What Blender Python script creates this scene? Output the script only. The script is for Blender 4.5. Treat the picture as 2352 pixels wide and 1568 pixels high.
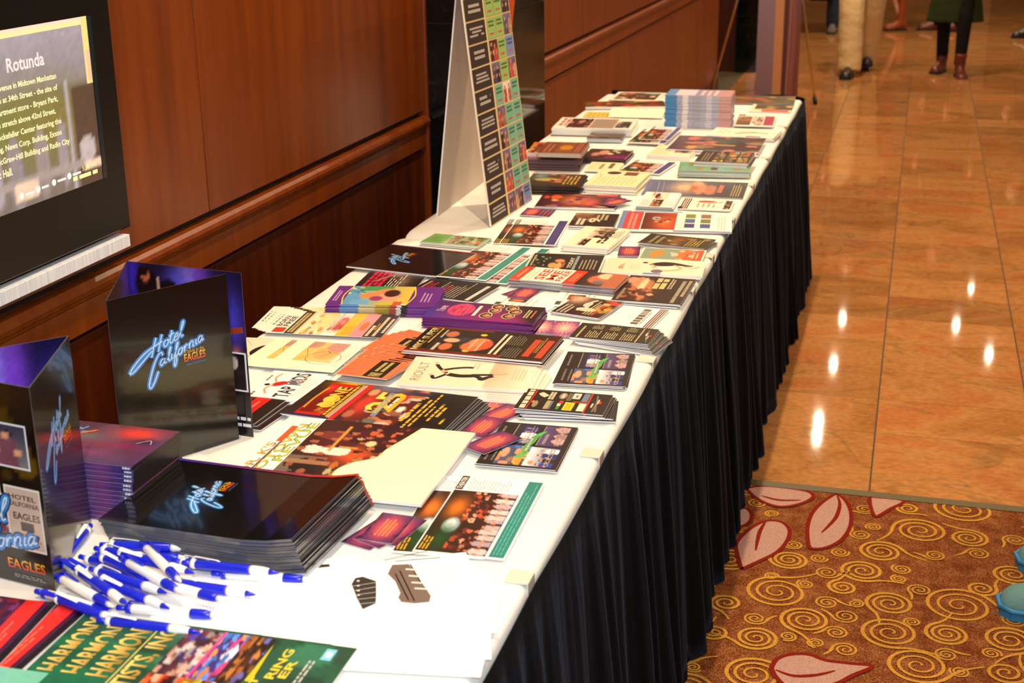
import bpy, bmesh, math, random
import numpy as np
from mathutils import Vector, Matrix
D=bpy.data; C=bpy.context.scene.collection
for o in list(D.objects): D.objects.remove(o)
PI=math.pi; R=math.radians

# ------------------------------------------------------------------ camera, world, exposure, lights
CAM_H=1.62
cam_d=D.cameras.new('camera'); cam=D.objects.new('camera',cam_d); C.objects.link(cam)
yaw,pitch,roll=-0.28225436,0.32277479,-0.01283228
fw=Vector((math.sin(yaw)*math.cos(pitch),math.cos(yaw)*math.cos(pitch),-math.sin(pitch)))
rt=Vector((math.cos(yaw),-math.sin(yaw),0)); up=rt.cross(fw)
r2=math.cos(roll)*rt+math.sin(roll)*up; u2=-math.sin(roll)*rt+math.cos(roll)*up
m=Matrix((r2,u2,-fw)).transposed().to_4x4(); m.translation=(0,0,CAM_H); cam.matrix_world=m
cam_d.sensor_width=36; cam_d.lens=3196.39/2352*36; cam_d.clip_end=200; cam_d.clip_start=.02
cam_d.dof.use_dof=True; cam_d.dof.focus_distance=2.65; cam_d.dof.aperture_fstop=7.5
sc=bpy.context.scene; sc.camera=cam
sc.view_settings.view_transform='Standard'; sc.view_settings.look='None'; sc.view_settings.gamma=1
sc.view_settings.exposure=0.0; sc.view_settings.use_curve_mapping=False
w=D.worlds.new('world'); sc.world=w; w.use_nodes=True
w.node_tree.nodes['Background'].inputs[0].default_value=(1.0,.80,.55,1); w.node_tree.nodes['Background'].inputs[1].default_value=.16

def area(name,loc,energy,col,size,rot=(0,0,0),spread=PI):
    l=D.lights.new(name,'AREA'); l.shape='DISK'; l.size=size; l.energy=energy; l.color=col; l.spread=spread
    o=D.objects.new(name,l); C.objects.link(o); o.location=loc; o.rotation_euler=rot; return o
WARM=(1.0,.77,.50)
# the photographer's flash, just above and right of the lens, bounced soft
fl=area('camera_flash',(.10,-.12,1.86),42,(.78,.89,1.0),.22)
fl.rotation_euler=Vector((-.75,2.6,-1.15)).to_track_quat('-Z','Y').to_euler()

# ------------------------------------------------------------------ small helpers
def lin(c):
    return tuple(((v/255)/12.92 if v/255<=.04045 else ((v/255+.055)/1.055)**2.4) for v in c[:3])
def tag(o,label=None,cat=None,group=None,kind=None):
    if label: o['label']=label
    if cat: o['category']=cat
    if group: o['group']=group
    if kind: o['kind']=kind
    return o
def empty(name,loc=(0,0,0),rz=0):
    o=D.objects.new(name,None); C.objects.link(o); o.location=loc; o.rotation_euler=(0,0,rz); o.empty_display_size=.05; return o
def link(name,me,mat=None,parent=None,loc=None,rot=None):
    o=D.objects.new(name,me); C.objects.link(o)
    if mat is not None and len(me.materials)==0: me.materials.append(mat)
    if parent: o.parent=parent
    if loc: o.location=loc
    if rot: o.rotation_euler=rot
    return o
def bmobj(name,bm,mat=None,parent=None,smooth=False,**k):
    me=D.meshes.new(name); bmesh.ops.recalc_face_normals(bm,faces=bm.faces); bm.to_mesh(me); bm.free()
    if smooth:
        for p in me.polygons: p.use_smooth=True
    return link(name,me,mat,parent,**k)
def box(bm,x0,y0,z0,x1,y1,z1,bevel=0):
    vs=[bm.verts.new(p) for p in((x0,y0,z0),(x1,y0,z0),(x1,y1,z0),(x0,y1,z0),(x0,y0,z1),(x1,y0,z1),(x1,y1,z1),(x0,y1,z1))]
    fs=[bm.faces.new([vs[i] for i in f]) for f in((3,2,1,0),(4,5,6,7),(0,1,5,4),(1,2,6,5),(2,3,7,6),(3,0,4,7))]
    if bevel: bmesh.ops.bevel(bm,geom=list({e for f in fs for e in f.edges}),offset=bevel,segments=2,affect='EDGES',profile=.5)
def boxo(name,a,b,mat,parent=None,bevel=0,**k):
    bm=bmesh.new(); box(bm,*a,*b,bevel=bevel); return bmobj(name,bm,mat,parent,**k)
def tube(bm,pts,rad,n=12,cap=True,sq=None):
    """swept tube; rad = radius or (ra,rb) per point; sq = reference axis for ra"""
    pts=[Vector(p) for p in pts]; rings=[]
    for i,p in enumerate(pts):
        t=(pts[min(i+1,len(pts)-1)]-pts[max(i-1,0)]).normalized()
        ref=Vector(sq) if sq else (Vector((0,0,1)) if abs(t.z)<.9 else Vector((1,0,0)))
        a=(ref-t*ref.dot(t)); a=a.normalized() if a.length>1e-6 else t.orthogonal().normalized()
        b=t.cross(a); r=rad[i] if isinstance(rad,(list,tuple)) else rad
        ra,rb=r if isinstance(r,(list,tuple)) else (r,r)
        rings.append([bm.verts.new(p+a*ra*math.cos(2*PI*k/n)+b*rb*math.sin(2*PI*k/n)) for k in range(n)])
    for i in range(len(rings)-1):
        for k in range(n): bm.faces.new((rings[i][k],rings[i][(k+1)%n],rings[i+1][(k+1)%n],rings[i+1][k]))
    if cap: bm.faces.new(rings[0][::-1]); bm.faces.new(rings[-1])
def ball(bm,c,r,n=12,mrot=None):
    res=bmesh.ops.create_uvsphere(bm,u_segments=n,v_segments=max(6,n*2//3),radius=1)
    for v in res['verts']:
        p=Vector((v.co.x*r[0],v.co.y*r[1],v.co.z*r[2]))
        if mrot: p=mrot@p
        v.co=p+Vector(c)
def catmull(P,n=6):
    P=[Vector((p[0],p[1])) for p in P]
    if len(P)<3: return P
    out=[]
    for i in range(len(P)-1):
        p0=P[max(i-1,0)];p1=P[i];p2=P[i+1];p3=P[min(i+2,len(P)-1)]
        for k in range(n):
            t=k/n; out.append(.5*((2*p1)+(p2-p0)*t+(2*p0-5*p1+4*p2-p3)*t*t+(3*p1-p0-3*p2+p3)*t**3))
    out.append(P[-1]); return out
def strip(pts,wd):
    """2-D stroke -> verts, faces"""
    V=[];F=[]
    for i,p in enumerate(pts):
        t=pts[min(i+1,len(pts)-1)]-pts[max(i-1,0)]
        t=t.normalized() if t.length>1e-9 else Vector((1,0)); nn=Vector((-t.y,t.x))*(wd[i] if isinstance(wd,list) else wd)/2
        V+= [p+nn,p-nn]
        if i: F.append((2*i-2,2*i-1,2*i+1,2*i))
    return V,F

# ------------------------------------------------------------------ materials
def mat(name,col,rough=.5,metal=0,spec=.5,**k):
    m=D.materials.new(name); m.use_nodes=True; b=m.node_tree.nodes['Principled BSDF']
    b.inputs['Base Color'].default_value=(*lin(col),1); b.inputs['Roughness'].default_value=rough
    b.inputs['Metallic'].default_value=metal; b.inputs['Specular IOR Level'].default_value=spec
    for kk,v in k.items(): b.inputs[kk.replace('_',' ')].default_value=v
    return m
def nodes(m): return m.node_tree.nodes,m.node_tree.links,m.node_tree.nodes['Principled BSDF']
def ramp(N,pts):
    r=N.new('ShaderNodeValToRGB'); e=r.color_ramp.elements
    while len(e)<len(pts): e.new(.5)
    for i,(p,c) in enumerate(pts): e[i].position=p; e[i].color=(*lin(c),1)
    return r
def mapping(N,L,scale,coord='Object',rnd=False):
    tc=N.new('ShaderNodeTexCoord'); mp=N.new('ShaderNodeMapping'); mp.inputs['Scale'].default_value=scale
    L.new(tc.outputs[coord],mp.inputs['Vector'])
    if rnd:
        oi=N.new('ShaderNodeObjectInfo'); mu=N.new('ShaderNodeMath'); mu.operation='MULTIPLY'; mu.inputs[1].default_value=37.0
        L.new(oi.outputs['Random'],mu.inputs[0]); cb=N.new('ShaderNodeCombineXYZ')
        for i in range(3): L.new(mu.outputs[0],cb.inputs[i])
        L.new(cb.outputs[0],mp.inputs['Location'])
    return mp
def bump(N,L,b,src,strength,dist=.002):
    bp=N.new('ShaderNodeBump'); bp.inputs['Strength'].default_value=strength; bp.inputs['Distance'].default_value=dist
    L.new(src,bp.inputs['Height']); L.new(bp.outputs[0],b.inputs['Normal'])

def m_wood(name,dark,mid,light,rough=.3,rnd=True):
    m=mat(name,mid,rough,spec=.35,Coat_Weight=.12,Coat_Roughness=.22); N,L,b=nodes(m)
    mp=mapping(N,L,(7,7,.45),rnd=rnd)
    n1=N.new('ShaderNodeTexNoise'); n1.inputs['Scale'].default_value=3; n1.inputs['Detail'].default_value=7; n1.inputs['Roughness'].default_value=.6
    L.new(mp.outputs[0],n1.inputs['Vector'])
    r=ramp(N,[(.3,dark),(.52,mid),(.75,light)]); L.new(n1.outputs[0],r.inputs[0]); L.new(r.outputs[0],b.inputs['Base Color'])
    return m
M={}
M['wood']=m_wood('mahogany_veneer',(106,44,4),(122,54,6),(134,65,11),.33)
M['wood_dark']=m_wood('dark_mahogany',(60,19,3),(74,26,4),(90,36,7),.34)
M['reveal']=mat('black_reveal',(40,36,35),.4)
M['black_glass']=mat('black_glass',(7,6,6),.3,spec=.35)
M['alu']=mat('brushed_aluminium',(190,195,200),.45,0)
N,L,b=nodes(M['alu']); mp=mapping(N,L,(40,400,3)); n=N.new('ShaderNodeTexNoise'); n.inputs['Scale'].default_value=2
L.new(mp.outputs[0],n.inputs['Vector']); r=ramp(N,[(.3,(196,204,222)),(.7,(246,250,255))]); L.new(n.outputs[0],r.inputs[0]); L.new(r.outputs[0],b.inputs['Base Color'])  # strip's bluish-white reflection put into the base colour
def m_stone(name,cols,scale,rough,vein,vcol,vs=.45,stretch=(1,1,1)):
    m=mat(name,cols[0],rough); N,L,b=nodes(m); mp=mapping(N,L,stretch,rnd=True)
    n1=N.new('ShaderNodeTexNoise'); n1.inputs['Scale'].default_value=scale; n1.inputs['Detail'].default_value=5; n1.inputs['Roughness'].default_value=.58; n1.inputs['Distortion'].default_value=1.0
    L.new(mp.outputs[0],n1.inputs['Vector'])
    k=len(cols); r=ramp(N,[(.28+.44*i/(k-1),c) for i,c in enumerate(cols)]); L.new(n1.outputs[0],r.inputs[0])
    n2=N.new('ShaderNodeTexNoise'); n2.inputs['Scale'].default_value=vein; n2.inputs['Detail'].default_value=3; n2.inputs['Distortion'].default_value=1.2
    L.new(mp.outputs[0],n2.inputs['Vector'])
    r2=ramp(N,[(.488,(0,0,0)),(.5,(255,255,255)),(.512,(0,0,0))]); L.new(n2.outputs[0],r2.inputs[0])
    mx=N.new('ShaderNodeMixRGB'); mx.inputs[2].default_value=(*lin(vcol),1)
    mm=N.new('ShaderNodeMath'); mm.operation='MULTIPLY'; mm.inputs[1].default_value=vs; L.new(r2.outputs[0],mm.inputs[0])
    L.new(mm.outputs[0],mx.inputs[0]); L.new(r.outputs[0],mx.inputs[1])
    # slight tone change from tile to tile
    oi=N.new('ShaderNodeObjectInfo'); hs=N.new('ShaderNodeHueSaturation'); mr=N.new('ShaderNodeMapRange')
    mr.inputs[3].default_value=.82; mr.inputs[4].default_value=1.15; L.new(oi.outputs['Random'],mr.inputs[0])
    n4=N.new('ShaderNodeTexNoise'); n4.inputs['Scale'].default_value=46; n4.inputs['Detail'].default_value=5; L.new(mp.outputs[0],n4.inputs['Vector']); m4=N.new('ShaderNodeMapRange'); m4.inputs[1].default_value=.3; m4.inputs[2].default_value=.7; m4.inputs[3].default_value=.80; m4.inputs[4].default_value=1.16; L.new(n4.outputs[0],m4.inputs[0]); mv=N.new('ShaderNodeMath'); mv.operation='MULTIPLY'; L.new(mr.outputs[0],mv.inputs[0]); L.new(m4.outputs[0],mv.inputs[1]); L.new(mv.outputs[0],hs.inputs['Value'])
    L.new(mx.outputs[0],hs.inputs['Color']); L.new(hs.outputs[0],b.inputs['Base Color'])
    return m
M['marble']=m_stone('rose_marble',[(146,97,52),(165,111,60),(180,126,74),(176,108,62),(164,112,62)],1.9,.04,1.3,(100,84,54),.4,(1,1.5,1))
M['green_marble']=m_stone('black_green_marble',[(5,9,9),(9,15,14),(13,21,19)],4,.08,5,(80,96,88),.14)
M['grout']=mat('tile_grout',(70,58,36),.7)
M['bronze']=mat('bronze_strip',(92,82,50),.45,.4)
M['plaster']=mat('cream_plaster',(225,205,170),.8)
M['black_panel']=mat('dark_streak_panel',(30,22,18),.6)
# carpet
M['carpet']=mat('russet_carpet',(140,70,26),.95,spec=.1); N,L,b=nodes(M['carpet']); mp=mapping(N,L,(1,1,1))
n1=N.new('ShaderNodeTexNoise'); n1.inputs['Scale'].default_value=420; n1.inputs['Detail'].default_value=3; L.new(mp.outputs[0],n1.inputs['Vector'])
n3=N.new('ShaderNodeTexNoise'); n3.inputs['Scale'].default_value=22; L.new(mp.outputs[0],n3.inputs['Vector'])
ad=N.new('ShaderNodeMath'); ad.operation='ADD'; mu=N.new('ShaderNodeMath'); mu.operation='MULTIPLY'; mu.inputs[1].default_value=.35
L.new(n3.outputs[0],mu.inputs[0]); L.new(n1.outputs[0],ad.inputs[0]); L.new(mu.outputs[0],ad.inputs[1])
r=ramp(N,[(.5,(84,36,12)),(.66,(124,62,24)),(.85,(170,116,72))]); L.new(ad.outputs[0],r.inputs[0]); L.new(r.outputs[0],b.inputs['Base Color']); bump(N,L,b,n1.outputs[0],.7,.004)
def m_pile(name,a,c):
    m=mat(name,a,.95,spec=.1); N,L,b=nodes(m); mp=mapping(N,L,(1,1,1)); n1=N.new('ShaderNodeTexNoise'); n1.inputs['Scale'].default_value=380; L.new(mp.outputs[0],n1.inputs['Vector'])
    r=ramp(N,[(.35,a),(.65,c)]); L.new(n1.outputs[0],r.inputs[0]); L.new(r.outputs[0],b.inputs['Base Color']); bump(N,L,b,n1.outputs[0],.6,.004); return m
M['pile_gold']=m_pile('gold_pile',(176,118,34),(214,160,66)); M['pile_pink']=m_pile('pink_pile',(170,128,114),(196,154,140)); M['pile_red']=m_pile('red_pile',(112,22,12),(140,34,20))
# cloths
M['linen']=mat('white_linen',(236,233,226),.85,spec=.2); N,L,b=nodes(M['linen']); mp=mapping(N,L,(1,1,1)); n1=N.new('ShaderNodeTexNoise'); n1.inputs['Scale'].default_value=9; n1.inputs['Detail'].default_value=4; L.new(mp.outputs[0],n1.inputs['Vector']); bump(N,L,b,n1.outputs[0],.25,.01)
M['velvet']=mat('black_skirting',(7,7,9),.85,spec=.06,Sheen_Weight=.05,Sheen_Roughness=.4); M['velvet'].node_tree.nodes['Principled BSDF'].inputs['Sheen Tint'].default_value=(.55,.65,.9,1)
N,L,b=nodes(M['velvet']); mp=mapping(N,L,(60,60,8)); n1=N.new('ShaderNodeTexNoise'); n1.inputs['Scale'].default_value=6; n1.inputs['Detail'].default_value=4; L.new(mp.outputs[0],n1.inputs['Vector']); bump(N,L,b,n1.outputs[0],.3,.003)
M['clip']=mat('beige_plastic',(225,210,190),.35)
M['steel']=mat('grey_steel',(120,120,125),.4,.9); M['laminate']=mat('grey_laminate',(150,140,128),.5)
M['brass']=mat('brass_tube',(206,186,146),.3,1); M['rubber']=mat('black_rubber',(14,13,12),.6)
def m_print(name,rough,emit=0,spec=.4,coat=0):
    m=mat(name,(255,255,255),rough,spec=spec,Coat_Weight=coat,Coat_Roughness=.06); N,L,b=nodes(m); a=N.new('ShaderNodeVertexColor'); a.layer_name='ink'
    L.new(a.outputs[0],b.inputs['Base Color'])
    if emit: L.new(a.outputs[0],b.inputs['Emission Color']); b.inputs['Emission Strength'].default_value=emit
    return m
M['print']=m_print('printed_paper',.32); M['gloss']=m_print('glossy_printed_card',.16,spec=.6,coat=.5); M['screen']=m_print('lit_screen',.3,.55)
M['matte']=m_print('matte_printed_paper',.6,spec=.25)

# ------------------------------------------------------------------ print designer: flat ink shapes laid on a sheet of paper
_tc={}
def glyphs(s,bold):
    if (s,bold) not in _tc:
        c=D.curves.new('t','FONT'); c.body=s; c.resolution_u=2; c.offset=.025 if bold else 0
        o=D.objects.new('t',c); me=D.meshes.new_from_object(o)
        V=np.array([v.co[:2] for v in me.vertices]) if len(me.vertices) else np.zeros((1,2)); F=[tuple(p.vertices) for p in me.polygons]
        D.meshes.remove(me); D.objects.remove(o); D.curves.remove(c); _tc[(s,bold)]=(V,F)
    return _tc[(s,bold)]
def paint(nx,ny,seed,bg,shapes=(),noise=.05):
    rg=np.random.default_rng(seed); X,Yy=np.meshgrid((np.arange(nx)+.5)/nx,(np.arange(ny)+.5)/ny)
    c0,c1=np.array(bg[0],float),np.array(bg[1],float); im=c0+(c1-c0)*Yy[...,None]
    for s in shapes:
        if s[0]=='e':
            _,cx,cy,rx,ry,col=s[:6]; a=s[6] if len(s)>6 else 0
            dx,dy=X-cx,Yy-cy; u=dx*math.cos(a)+dy*math.sin(a); v=-dx*math.sin(a)+dy*math.cos(a)
            k=np.clip(1.5*(1-np.sqrt((u/rx)**2+(v/ry)**2))*3+.5,0,1)[...,None]; im=im*(1-k)+np.array(col)*k
        elif s[0]=='glow':
            _,cx,cy,rx,ry,col=s; k=np.exp(-(((X-cx)/rx)**2+((Yy-cy)/ry)**2))[...,None]; im=im*(1-k)+np.array(col)*k
        elif s[0]=='r':
            _,x0,y0,x1,y1,col=s; k=((X>=x0)&(X<=x1)&(Yy>=y0)&(Yy<=y1))[...,None]; im=np.where(k,np.array(col),im)
        elif s[0]=='blob':
            _,n,x0,y0,x1,y1,sz,pal=s
            for _i in range(n):
                cx,cy=rg.uniform(x0,x1),rg.uniform(y0,y1); rx,ry=sz*rg.uniform(.5,1.3),sz*rg.uniform(.5,1.3)
                k=(((X-cx)/rx)**2+((Yy-cy)/ry)**2<1)[...,None]; im=np.where(k,np.array(pal[rg.integers(len(pal))])*rg.uniform(.7,1.15),im)
        elif s[0]=='crowd':
            _,n,x0,x1,base,hh,cl=s[:7]; skin=s[7] if len(s)>7 else (214,158,120)
            for i in range(n):
                cx=x0+(x1-x0)*(i+.5)/n+rg.uniform(-.3,.3)*(x1-x0)/n; hgt=hh*rg.uniform(.85,1.1); wd=.45*(x1-x0)/n
                cc=np.array(cl[rg.integers(len(cl))])
                k=(((X-cx)/wd)**4+((Yy-base-hgt*.4)/(hgt*.42))**4<1)[...,None]; im=np.where(k,cc*rg.uniform(.75,1.1),im)
                k=(((X-cx)/(wd*.5))**2+((Yy-base-hgt*.9)/(hgt*.12))**2<1)[...,None]; im=np.where(k,np.array((40,25,18)),im)
                k=(((X-cx)/(wd*.42))**2+((Yy-base-hgt*.87)/(hgt*.10))**2<1)[...,None]; im=np.where(k,np.array(skin),im)
                for sgn in(-1,1):
                    k=(((X-cx-sgn*wd*.9)/(wd*.3))**2+((Yy-base-hgt*.45)/(hgt*.10))**2<1)[...,None]; im=np.where(k,np.array(skin),im)
    im=im*(1+.6*noise*rg.standard_normal((ny,nx,1))); return np.clip(im,0,255)
def srgb2lin(a):
    a=np.asarray(a,float)/255; return np.where(a<=.04045,a/12.92,((a+.055)/1.055)**2.4)
class Art:
    def __init__(s,w,h,t=.0006,paper=(250,248,243),side=None,seed=1):
        s.w,s.h,s.t=w,h,t; s.V=[];s.F=[];s.Cc=[]; s.n=0; s.lay=0; s.rg=random.Random(seed); x,y=w/2,h/2
        sd=side or (238,238,238); cp=np.tile(srgb2lin(paper),(4,1)); cs=srgb2lin(sd)
        s.raw([(-x,-y,t),(x,-y,t),(x,y,t),(-x,y,t)],[(0,1,2,3)],cp)
        B=[(-x,-y,0),(x,-y,0),(x,y,0),(-x,y,0),(-x,-y,t),(x,-y,t),(x,y,t),(-x,y,t)]
        s.raw(B,[(3,2,1,0),(0,1,5,4),(1,2,6,5),(2,3,7,6),(3,0,4,7)],np.tile(cs,(8,1)))
    def raw(s,V,F,col):
        k=s.n; s.V.append(np.array(V,float)); s.F+=[tuple(i+k for i in f) for f in F]; s.Cc.append(np.asarray(col,float)); s.n+=len(V)
    def put(s,V,F,col):
        """V fractional 2-D"""
        V=np.asarray([(v[0],v[1]) for v in V],float); s.lay+=1
        P=np.c_[(V[:,0]-.5)*s.w,(V[:,1]-.5)*s.h,np.full(len(V),s.t+s.lay*1.2e-5)]
        c=srgb2lin(col); 
        if c.ndim==1: c=np.tile(c,(len(V),1))
        s.raw(P,F,c)
    def r(s,x0,y0,x1,y1,col): s.put([(x0,y0),(x1,y0),(x1,y1),(x0,y1)],[(0,1,2,3)],col)
    def g(s,x0,y0,x1,y1,a,b,axis=1): s.put([(x0,y0),(x1,y0),(x1,y1),(x0,y1)],[(0,1,2,3)],[a,a,b,b] if axis else [a,b,b,a])
    def e(s,cx,cy,rx,ry,col,n=20,a=0):
        s.put([(cx+rx*math.cos(2*PI*i/n)*math.cos(a)-ry*math.sin(2*PI*i/n)*math.sin(a),cy+rx*math.cos(2*PI*i/n)*math.sin(a)+ry*math.sin(2*PI*i/n)*math.cos(a)) for i in range(n)],[tuple(range(n))],col)
    def poly(s,P,col): s.put(P,[tuple(range(len(P)))],col)
    def line(s,P,wd,col,smooth=True):
        """wd in metres; P fractional"""
        Q=[Vector((p[0]*s.w,p[1]*s.h)) for p in P]; Q=catmull(Q,5) if smooth else Q
        V,F=strip(Q,wd); s.put([(v.x/s.w,v.y/s.h) for v in V],F,col)
    def text(s,st,x0,y0,x1,y1,col,col2=None,bold=True,shear=0):
        V,F=glyphs(st,bold); V=V.copy(); V[:,0]+=shear*V[:,1]
        lo,hi=V.min(0),V.max(0); q=(V-lo)/np.maximum(hi-lo,1e-6)
        P=np.c_[x0+q[:,0]*(x1-x0),y0+q[:,1]*(y1-y0)]
        c=np.array(col,float) if col2 is None else np.array(col)+(np.array(col2)-np.array(col))*q[:,1:2]
        s.put(P,F,c)
    def greek(s,x0,y0,x1,y1,n,col,fill=.5,ragged=.3,align='l',word=.05):
        V=[];F=[]; p=(y1-y0)/n
        for i in range(n):
            yb=y1-(i+1)*p+p*(1-fill)/2; x=x0; xe=x1-(x1-x0)*s.rg.random()*ragged
            if align=='c': d=(x1-xe)/2; x+=d; xe=x1-d
            if align=='r': x=x0+(x1-xe); xe=x1
            while x<xe-1e-4:
                wl=min(word*s.rg.uniform(.5,1.6),xe-x); k=len(V)
                V+= [(x,yb),(x+wl,yb),(x+wl,yb+p*fill),(x,yb+p*fill)]; F.append((k,k+1,k+2,k+3)); x+=wl+word*.22
        if V: s.put(V,F,col)
    def photo(s,x0,y0,x1,y1,nx=36,ny=28,seed=1,bg=((30,20,20),(80,50,40)),shapes=(),noise=.05):
        im=paint(nx,ny,seed,bg,shapes,noise); V=[];F=[]
        xs=np.linspace(x0,x1,nx);ys=np.linspace(y0,y1,ny); Xg,Yg=np.meshgrid(xs,ys)
        V=np.c_[Xg.ravel(),Yg.ravel()]; F=[(j*nx+i,j*nx+i+1,(j+1)*nx+i+1,(j+1)*nx+i) for j in range(ny-1) for i in range(nx-1)]
        s.put(V,F,im.reshape(-1,3))
    def mesh(s,name,material,bend=None,curl=None):
        V=np.vstack(s.V); Cc=np.vstack(s.Cc); me=D.meshes.new(name)
        me.from_pydata(V.tolist(),[],s.F); at=me.color_attributes.new('ink','FLOAT_COLOR','POINT')
        at.data.foreach_set('color',np.c_[Cc,np.ones(len(Cc))].astype(np.float32).ravel()); me.materials.append(material)
        if bend:
            bm=bmesh.new(); bm.from_mesh(me)
            ax,amt=bend; d=s.w if ax==0 else s.h; no=(1,0,0) if ax==0 else (0,1,0)
            for k in range(1,8):
                co=[0,0,0]; co[ax]=-d/2+d*k/8
                bmesh.ops.bisect_plane(bm,geom=bm.verts[:]+bm.edges[:]+bm.faces[:],plane_co=co,plane_no=no)
            for v in bm.verts: v.co.z+= amt(v.co[ax]/d+.5)
            bm.to_mesh(me); bm.free()
        me.update(); return me

# ================================================================== THE SETTING
WX=-1.50            # face of the wood wall
PX=-1.33            # face of the stone pier
CEIL=3.0
# ---- floor: rose marble tiles
fl_o=boxo('floor',(-3.2,3.62,-.06),(5.0,27,-.004),M['grout']); tag(fl_o,'polished rose marble tile floor of the hallway',None,None,'structure')
TW,TD=.457,.298
rows=[(3.637,4.073)]; y=4.073
while y<11.9: rows.append((y,y+TD)); y+=TD
me_t={}
def tile_mesh(w,d):
    k=(round(w,3),round(d,3))
    if k not in me_t:
        bm=bmesh.new(); box(bm,-w/2,-d/2,-.012,w/2,d/2,0); me=D.meshes.new('tile'); bm.to_mesh(me); bm.free(); me.materials.append(M['marble']); me_t[k]=me
    return me_t[k]
tiles_far=bmesh.new()
for (a,b) in rows:
    for i in range(-4,9):
        x0=-.035+TW*i; xc=x0+TW/2; yc=(a+b)/2
        near=(a<11.9 and -.62-.085*(yc-3.6)<xc<.62+.075*(yc-3.6))
        if near: link('tile',tile_mesh(TW-.005,b-a-.0025),parent=fl_o,loc=(xc,yc,0))
        elif xc>-1.55: box(tiles_far,x0+.002,a+.002,-.012,x0+TW-.002,b-.002,0)
while y<26.9:
    for i in range(-6,11):
        x0=-.035+TW*i; box(tiles_far,x0+.002,y+.002,-.012,x0+TW-.002,y+TD-.002,0)
    y+=TD
o=bmobj('tile_field',tiles_far,M['marble'],fl_o); tag(o,kind='stuff')
# ---- carpet with swirls and leaves
carpet=boxo('carpet',(-3.2,-2.5,-.06),(5.0,3.600,-.001),M['carpet']); tag(carpet,'russet carpet with gold swirls and pink leaves beside the marble',None,None,'structure')
strip_o=boxo('trim_1',(-3.2,3.600,-.06),(5.0,3.636,.001),M['bronze']); tag(strip_o,'dark bronze strip between carpet and marble',None,None,'structure')
SP=[[-0.21,3.173,0.048],[-0.032,3.159,0.054],[0.008,3.275,0.056],[0.101,3.42,0.069],[0.214,3.582,0.079],[0.221,3.407,0.049],[-0.222,3.001,0.074],[-0.147,2.884,0.057],[-0.247,2.777,0.05],[0.037,3.01,0.055],[0.193,3.041,0.082],[0.041,2.876,0.066],[0.164,2.902,0.049],[0.103,2.751,0.07],[0.295,2.91,0.059],[0.282,2.768,0.044],[-0.235,2.626,0.063],[-0.332,2.917,0.038],[-0.074,3.063,0.035],[-0.115,3.129,0.029],[0.137,3.288,0.026],[0.241,3.323,0.029],[0.06,3.191,0.025],[-0.015,3.412,0.021],[-0.046,3.359,0.027],[0.244,3.138,0.035],[-0.105,2.977,0.029],[-0.259,2.862,0.027],[-0.06,2.925,0.03],[-0.052,2.776,0.028],[-0.161,3.055,0.021],[0.103,3.094,0.028],[0.161,2.81,0.026],[-0.116,2.788,0.02],[0.188,2.747,0.022],[-0.04,2.99,0.019],[-0.179,2.801,0.02],[0.334,3.423,0.03],[0.255,2.841,0.022],[-0.076,2.845,0.027],[-0.244,3.076,0.018],[-0.14,3.199,0.022],[-0.207,3.257,0.023],[0.069,3.549,0.032],[-0.042,3.516,0.028],[0.32,3.231,0.053],[0.312,3.001,0.027],[-0.278,3.427,0.02],[-0.322,3.482,0.028],[-0.092,3.245,0.024],[0.054,3.138,0.02],[0.088,2.936,0.02]]
rg=random.Random(5); allsp=[list(s) for s in SP]; tries=0
while tries<5000:
    tries+=1; c=(rg.uniform(-.6,1.6),rg.uniform(1.2,3.56)); rr=rg.choice([.02,.028,.035,.05,.06,.075])
    if -.34<c[0]<.36 and c[1]>2.55: continue
    if all(math.hypot(c[0]-s[0],c[1]-s[1])>rr+s[2]*.98 for s in allsp): allsp.append([c[0],c[1],rr])
VV=[];FF=[]
def add_strip(P,wd,z):
    V,F=strip(P,wd); k=len(VV); VV.extend([(v.x,min(v.y,3.5985),z) for v in V]); FF.extend([tuple(i+k for i in f) for f in F])
for i,(cx,cy,rr) in enumerate(allsp):
    d=1 if i%2 else -1; ph=rg.uniform(0,2*PI); turns=2.9 if rr>.045 else 2.2; rr=min(rr,3.75-cy) if cy>3.5 else rr; n=int(26*turns)
    P=[];W=[]
    for k in range(n+1):
        t=k/n; a=ph+d*2*PI*turns*t; q=rr*(.07+.93*t**.85); P.append(Vector((cx+q*math.cos(a),cy+q*math.sin(a)))); W.append(.0046+.0046*t if rr>.03 else .0038+.002*t)
    # a tail sweeping on from the outer turn to the nearest other spiral
    a=ph+d*2*PI*turns; tx,ty=-math.sin(a)*d,math.cos(a)*d; ox,oy=math.cos(a),math.sin(a)
    if rr>.025:
        for k in range(1,9):
            t=k/8; P.append(Vector((cx+rr*ox+tx*rr*1.25*t+ox*rr*.55*t*t,cy+rr*oy+ty*rr*1.25*t+oy*rr*.55*t*t))); W.append(.0092*(1-.5*t))
    add_strip(P,W,.0006+.00002*(i%9))
me=D.meshes.new('swirl_pattern'); me.from_pydata(VV,[],FF); o=link('swirl_pattern',me,M['pile_gold'],carpet); tag(o,'gold swirl pattern woven into the carpet',kind='stuff')
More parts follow.
